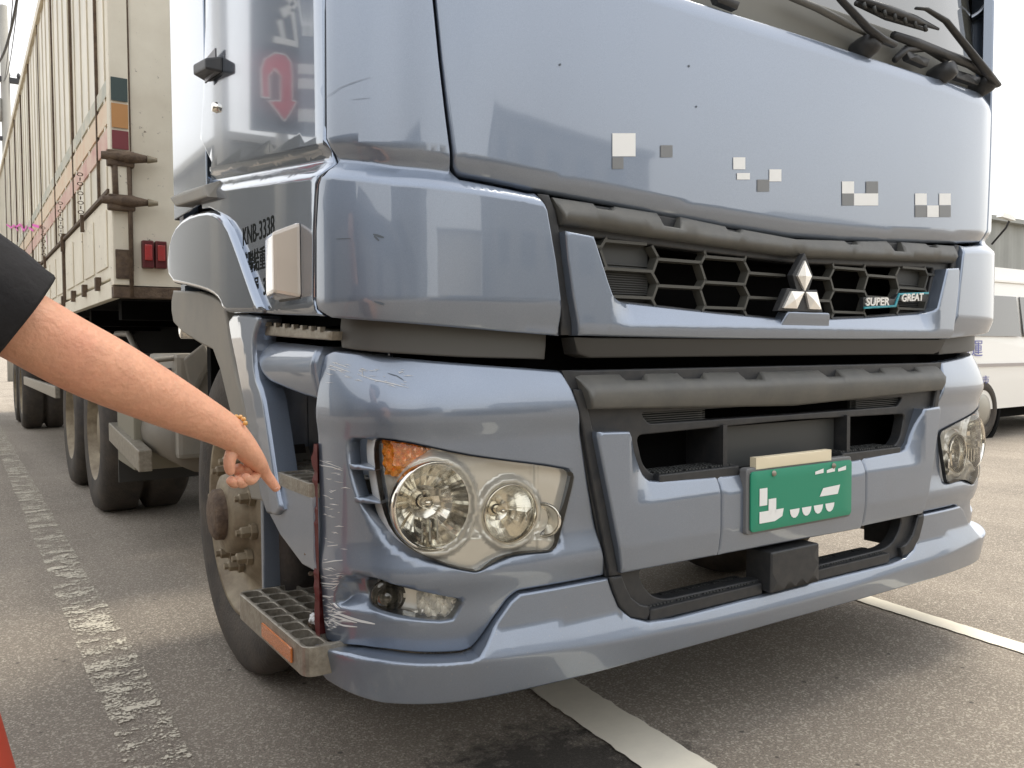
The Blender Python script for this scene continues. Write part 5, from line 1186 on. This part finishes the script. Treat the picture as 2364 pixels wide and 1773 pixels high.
hexa('guard_bracket', [(-1.2, 2.7, .45), (-1.14, 2.7, .45), (-1.14, 3.6, .52), (-1.2, 3.6, .52), (-1.2, 2.7, .55), (-1.14, 2.7, .55), (-1.14, 3.6, .62), (-1.2, 3.6, .62)], ALU, TR, .005)
tube('fender', [(-1.0, 3.72, .75), (-1.0, 3.85, 1.0), (-1.0, 4.15, 1.12), (-1.0, 4.6, 1.13), (-1.0, 5.0, 1.0)], .02, GREYP, TR, 8)
# ================================================================== PERSON pointing at the damage
def skin(name, V, E, m, parent=None, sub=2, root=0, **k):
    me = bpy.data.meshes.new(name); me.from_pydata([tuple(v[0]) for v in V], E, []); o = bpy.data.objects.new(name, me); COL.objects.link(o)
    md = o.modifiers.new('s', 'SKIN'); md.use_smooth_shade = True; md.branch_smoothing = .4
    for i, v in enumerate(V):
        r = v[1]; r = r if isinstance(r, tuple) else (r, r)
        me.skin_vertices[0].data[i].radius = r; me.skin_vertices[0].data[i].use_root = (i == root)
    s = o.modifiers.new('u', 'SUBSURF'); s.levels = sub; s.render_levels = sub
    bpy.context.view_layer.update()
    me2 = bpy.data.meshes.new_from_object(o.evaluated_get(bpy.context.evaluated_depsgraph_get())); bpy.data.objects.remove(o); me2.name = name
    for p in me2.polygons: p.use_smooth = True
    return link(name, me2, m, parent, **k)
sh = atd(-130, 590, 1.02); el = atd(112, 742, 1.12); wr = atd(500, 935, 1.34)
SX = Vector((.8, -.6, 0)); FD = Vector((.6, .8, 0)); cen = sh-SX*.19; cen.z = 1.12
hip = cen-FD*.33; hip.z = .90; lsh = cen-SX*.19; neck = cen+FD*.06+Vector((0, 0, .07)); jaw = cen+FD*.13+Vector((0, 0, .155)); head = cen+FD*.12+Vector((0, 0, .235))
fa = (wr-el).normalized(); k1 = atd(556, 1000, 1.40); up = Vector((0, 0, 1))
palm = wr.lerp(k1, .45)
lel = lsh+FD*.02+Vector((-.05, .0, -.27)); lwr = lel+FD*.20+Vector((.02, -.02, -.14)); lpm = lwr+FD*.07+Vector((0, 0, -.04))
kn = [hip+SX*s_*.10+FD*.20+Vector((0, 0, -.42)) for s_ in (1, -1)]; ft = [hip+SX*s_*.12+FD*.02+Vector((0, 0, -.80)) for s_ in (1, -1)]
V = [(hip, (.13, .10)), (hip.lerp(cen, .5), (.12, .09)), (cen, (.12, .085)), (neck, .052), (jaw, (.058, .062)), (head, (.072, .085)), (head+Vector((0, 0, .065)), (.055, .065)),
     (sh.lerp(cen, .25), .06), (sh.lerp(el, .5), .053), (el, .053), (el.lerp(wr, .22), .054), (el.lerp(wr, .6), .044), (wr, (.034, .029)), (k1, (.033, .017)),
     (lsh.lerp(cen, .25), .06), (lel, .042), (lwr, .028), (lpm, (.036, .018)),
     (hip+SX*.09, .08), (kn[0], .055), (ft[0], .042), (hip-SX*.09, .08), (kn[1], .055), (ft[1], .042)]
V.insert(13, (palm, (.042, .023)))
E = [(0, 1), (1, 2), (2, 3), (3, 4), (4, 5), (5, 6), (2, 7), (7, 8), (8, 9), (9, 10), (10, 11), (11, 12), (12, 13), (13, 14), (2, 15), (15, 16), (16, 17), (17, 18), (0, 19), (19, 20), (20, 21), (0, 22), (22, 23), (23, 24)]
nose_ = len(V); V.append((head+FD*.105+Vector((0, 0, -.025)), .012)); E.append((5, nose_))
# index finger pointing, others curled under the palm, thumb along the side
def finger(base, pts, r):
    i0 = len(V)
    prev = base
    for p, rr in zip(pts, r): V.append((p, rr)); E.append((prev, len(V)-1)); prev = len(V)-1
tip = atd(601, 1060, 1.43)
finger(14, [k1.lerp(tip, .35), k1.lerp(tip, .7), tip], [.0105, .0095, .0075])
for q_ in (-.024, -.008, .008, .024): finger(18, [lpm+SX*q_+FD*.05+Vector((0, 0, -.02)), lpm+SX*q_+FD*.085+Vector((0, 0, -.055))], [.009, .007])
d_ = (tip-k1).normalized()
persona = skin('person', V, E, SKIN, None, 2, 0)
tag(persona, 'person in a black short sleeved top pointing one bare arm at the scraped bumper', 'person')
for j, (u, v, l) in enumerate(((543, 1006, 0), (526, 1012, 0), (510, 1012, 0))):
    b0 = atd(u, v-8, 1.385-.008*j); m1 = atd(u+12, v+16, 1.40-.01*j); m2 = atd(u-2, v+34, 1.37-.01*j); m3 = atd(u-16, v+22, 1.35-.008*j)
    skin('curled_finger', [(b0, .011), (m1, .0105), (m2, .0095), (m3, .008)], [(0, 1), (1, 2), (2, 3)], SKIN, persona, 2)
t0 = wr.lerp(palm, .6); skin('thumb', [(t0, .013), (atd(497, 985, 1.33), .011), (atd(494, 1008, 1.33), .010), (atd(500, 1028, 1.335), .007)], [(0, 1), (1, 2), (2, 3)], SKIN, persona, 2)
# nail and ring / bracelet
Mn = frame(k1.lerp(tip, .93)+Vector((-.004, -.004, .005)), (-.5, -.5, .6), d_)
lathe('fingernail', [(0, .0012), (.004, .001), (.005, 0)], Mn @ Matrix.Diagonal((1.2, 1, 1, 1)), mat('nail', (.75, .45, .36), .25), persona, 12)
bead = mat('amber_beads', (.65, .32, .06), .3, coat=.6)
x_ = fa.cross(up).normalized(); y_ = x_.cross(fa)
for k in range(18):
    if k % 18 not in (2, 3, 4, 5, 6): continue
    t_ = 2*math.pi*k/18; q_ = wr+(x_*math.cos(t_)*.0335+y_*math.sin(t_)*.0285)
    lathe('bracelet_bead', [(0, .004), (.003, .003), (.0042, 0), (.003, -.003), (0, -.004)], Matrix.Translation(q_), bead, persona, 8)
# sleeve: open cuff over the upper arm
def sleeve():
    c = atd(38, 690, 1.07); ax = (c-sh).normalized(); bm = bmesh.new(); n = 28; rings = []
    rr = [(-.34, .092), (-.22, .086), (-.12, .080), (-.04, .076), (0.0, .074), (.004, .072), (-.01, .066)]
    x = ax.cross(up).normalized(); y = x.cross(ax)
    for h, r in rr:
        rings.append([bm.verts.new(c+ax*h+(x*math.cos(t)+y*math.sin(t))*r*(1+.05*math.sin(3*t+h*20)+.03*math.sin(7*t+h*45))) for t in [2*math.pi*j/n for j in range(n)]])
    for a, b in zip(rings, rings[1:]):
        for j in range(n): bm.faces.new((a[j], a[(j+1) % n], b[(j+1) % n], b[j]))
    return from_bm('sleeve', bm, BCLOTH, persona, True)
sleeve()
def loft(name, P, WD, sd, m, n=24, wr_=.03):
    bm = bmesh.new(); rings = []
    for i_, (p, (w_, d_)) in enumerate(zip(P, WD)):
        ax = (P[min(i_+1, len(P)-1)]-P[max(i_-1, 0)]).normalized(); x = (sd-ax*sd.dot(ax)).normalized(); y = ax.cross(x)
        rings.append([bm.verts.new(p+x*math.cos(t)*w_*(1+wr_*math.sin(5*t+i_*1.3))+y*math.sin(t)*d_*(1+wr_*math.sin(4*t+i_*2))) for t in [2*math.pi*j_/n for j_ in range(n)]])
    for a, b in zip(rings, rings[1:]):
        for j_ in range(n): bm.faces.new((a[j_], a[(j_+1) % n], b[(j_+1) % n], b[j_]))
    bmesh.ops.recalc_face_normals(bm, faces=bm.faces[:]); return from_bm(name, bm, m, persona, True)
loft('shirt', [hip+Vector((0, 0, -.07)), hip, hip.lerp(cen, .3), hip.lerp(cen, .6), cen+Vector((0, 0, -.03)), cen+Vector((0, 0, .04))+FD*.03, neck+Vector((0, 0, -.015)), neck+Vector((0, 0, .005))], [(.185, .14), (.175, .135), (.165, .125), (.18, .13), (.195, .125), (.165, .10), (.075, .07), (.062, .062)], SX, BCLOTH)
loft('left_sleeve', [lsh+SX*.04, lsh, lsh.lerp(lel, .35), lsh.lerp(lel, .7)], [(.05, .075), (.075, .08), (.07, .07), (.062, .062)], SX, BCLOTH)
loft('trouser_seat', [hip+Vector((0, 0, .03)), hip+Vector((0, 0, -.06)), hip+FD*.03+Vector((0, 0, -.14))], [(.18, .135), (.19, .145), (.17, .13)], SX, JEANS)
for q_ in (0, 1):
    s_ = (1, -1)[q_]; a_ = hip+SX*s_*.09+Vector((0, 0, -.06))
    loft('trouser_leg', [a_, a_.lerp(kn[q_], .5), kn[q_], kn[q_].lerp(ft[q_], .5), ft[q_]+Vector((0, 0, .04))], [(.10, .115), (.092, .10), (.075, .08), (.068, .07), (.065, .07)], SX, JEANS)
    f0 = ft[q_].copy(); f0.z = .0
    loft('shoe', [f0-FD*.07+Vector((0, 0, .05)), f0+FD*.02+Vector((0, 0, .055)), f0+FD*.12+Vector((0, 0, .04)), f0+FD*.19+Vector((0, 0, .03))], [(.035, .045), (.045, .05), (.048, .036), (.03, .02)], SX, BLACK)
hb_ = bmesh.new(); bmesh.ops.create_icosphere(hb_, subdivisions=3, radius=.105, matrix=Matrix.Translation(head+Vector((-.012, -.016, .035))) @ Matrix.Diagonal((.92, 1.0, .98, 1)))
bmesh.ops.delete(hb_, geom=[v for v in hb_.verts if (v.co-head).dot(FD) > .045 and v.co.z < head.z+.07 or v.co.z < head.z-.04], context='VERTS')
from_bm('hair', hb_, BCLOTH, persona, True)
# red traffic cone at the lower left corner
cp_ = onz(-122, 1850, 0); cx, cy = float(cp_[0]), float(cp_[1])
M = Matrix.Translation((cx, cy, 0))
kp = onz(12, 1659, .0)
tcn = lathe('traffic_cone', [(.205, .0), (.205, .03), (.15, .035), (.035, .60), (.028, .62), (0, .62)], M, REDP, None, 40)
tag(tcn, 'faded red cone whose edge shows at the lower left corner', 'traffic cone')
0 and lathe('reflective_band', [(.112, .25), (.085, .38), (.080, .38)], M, VINYL, tcn, 40)
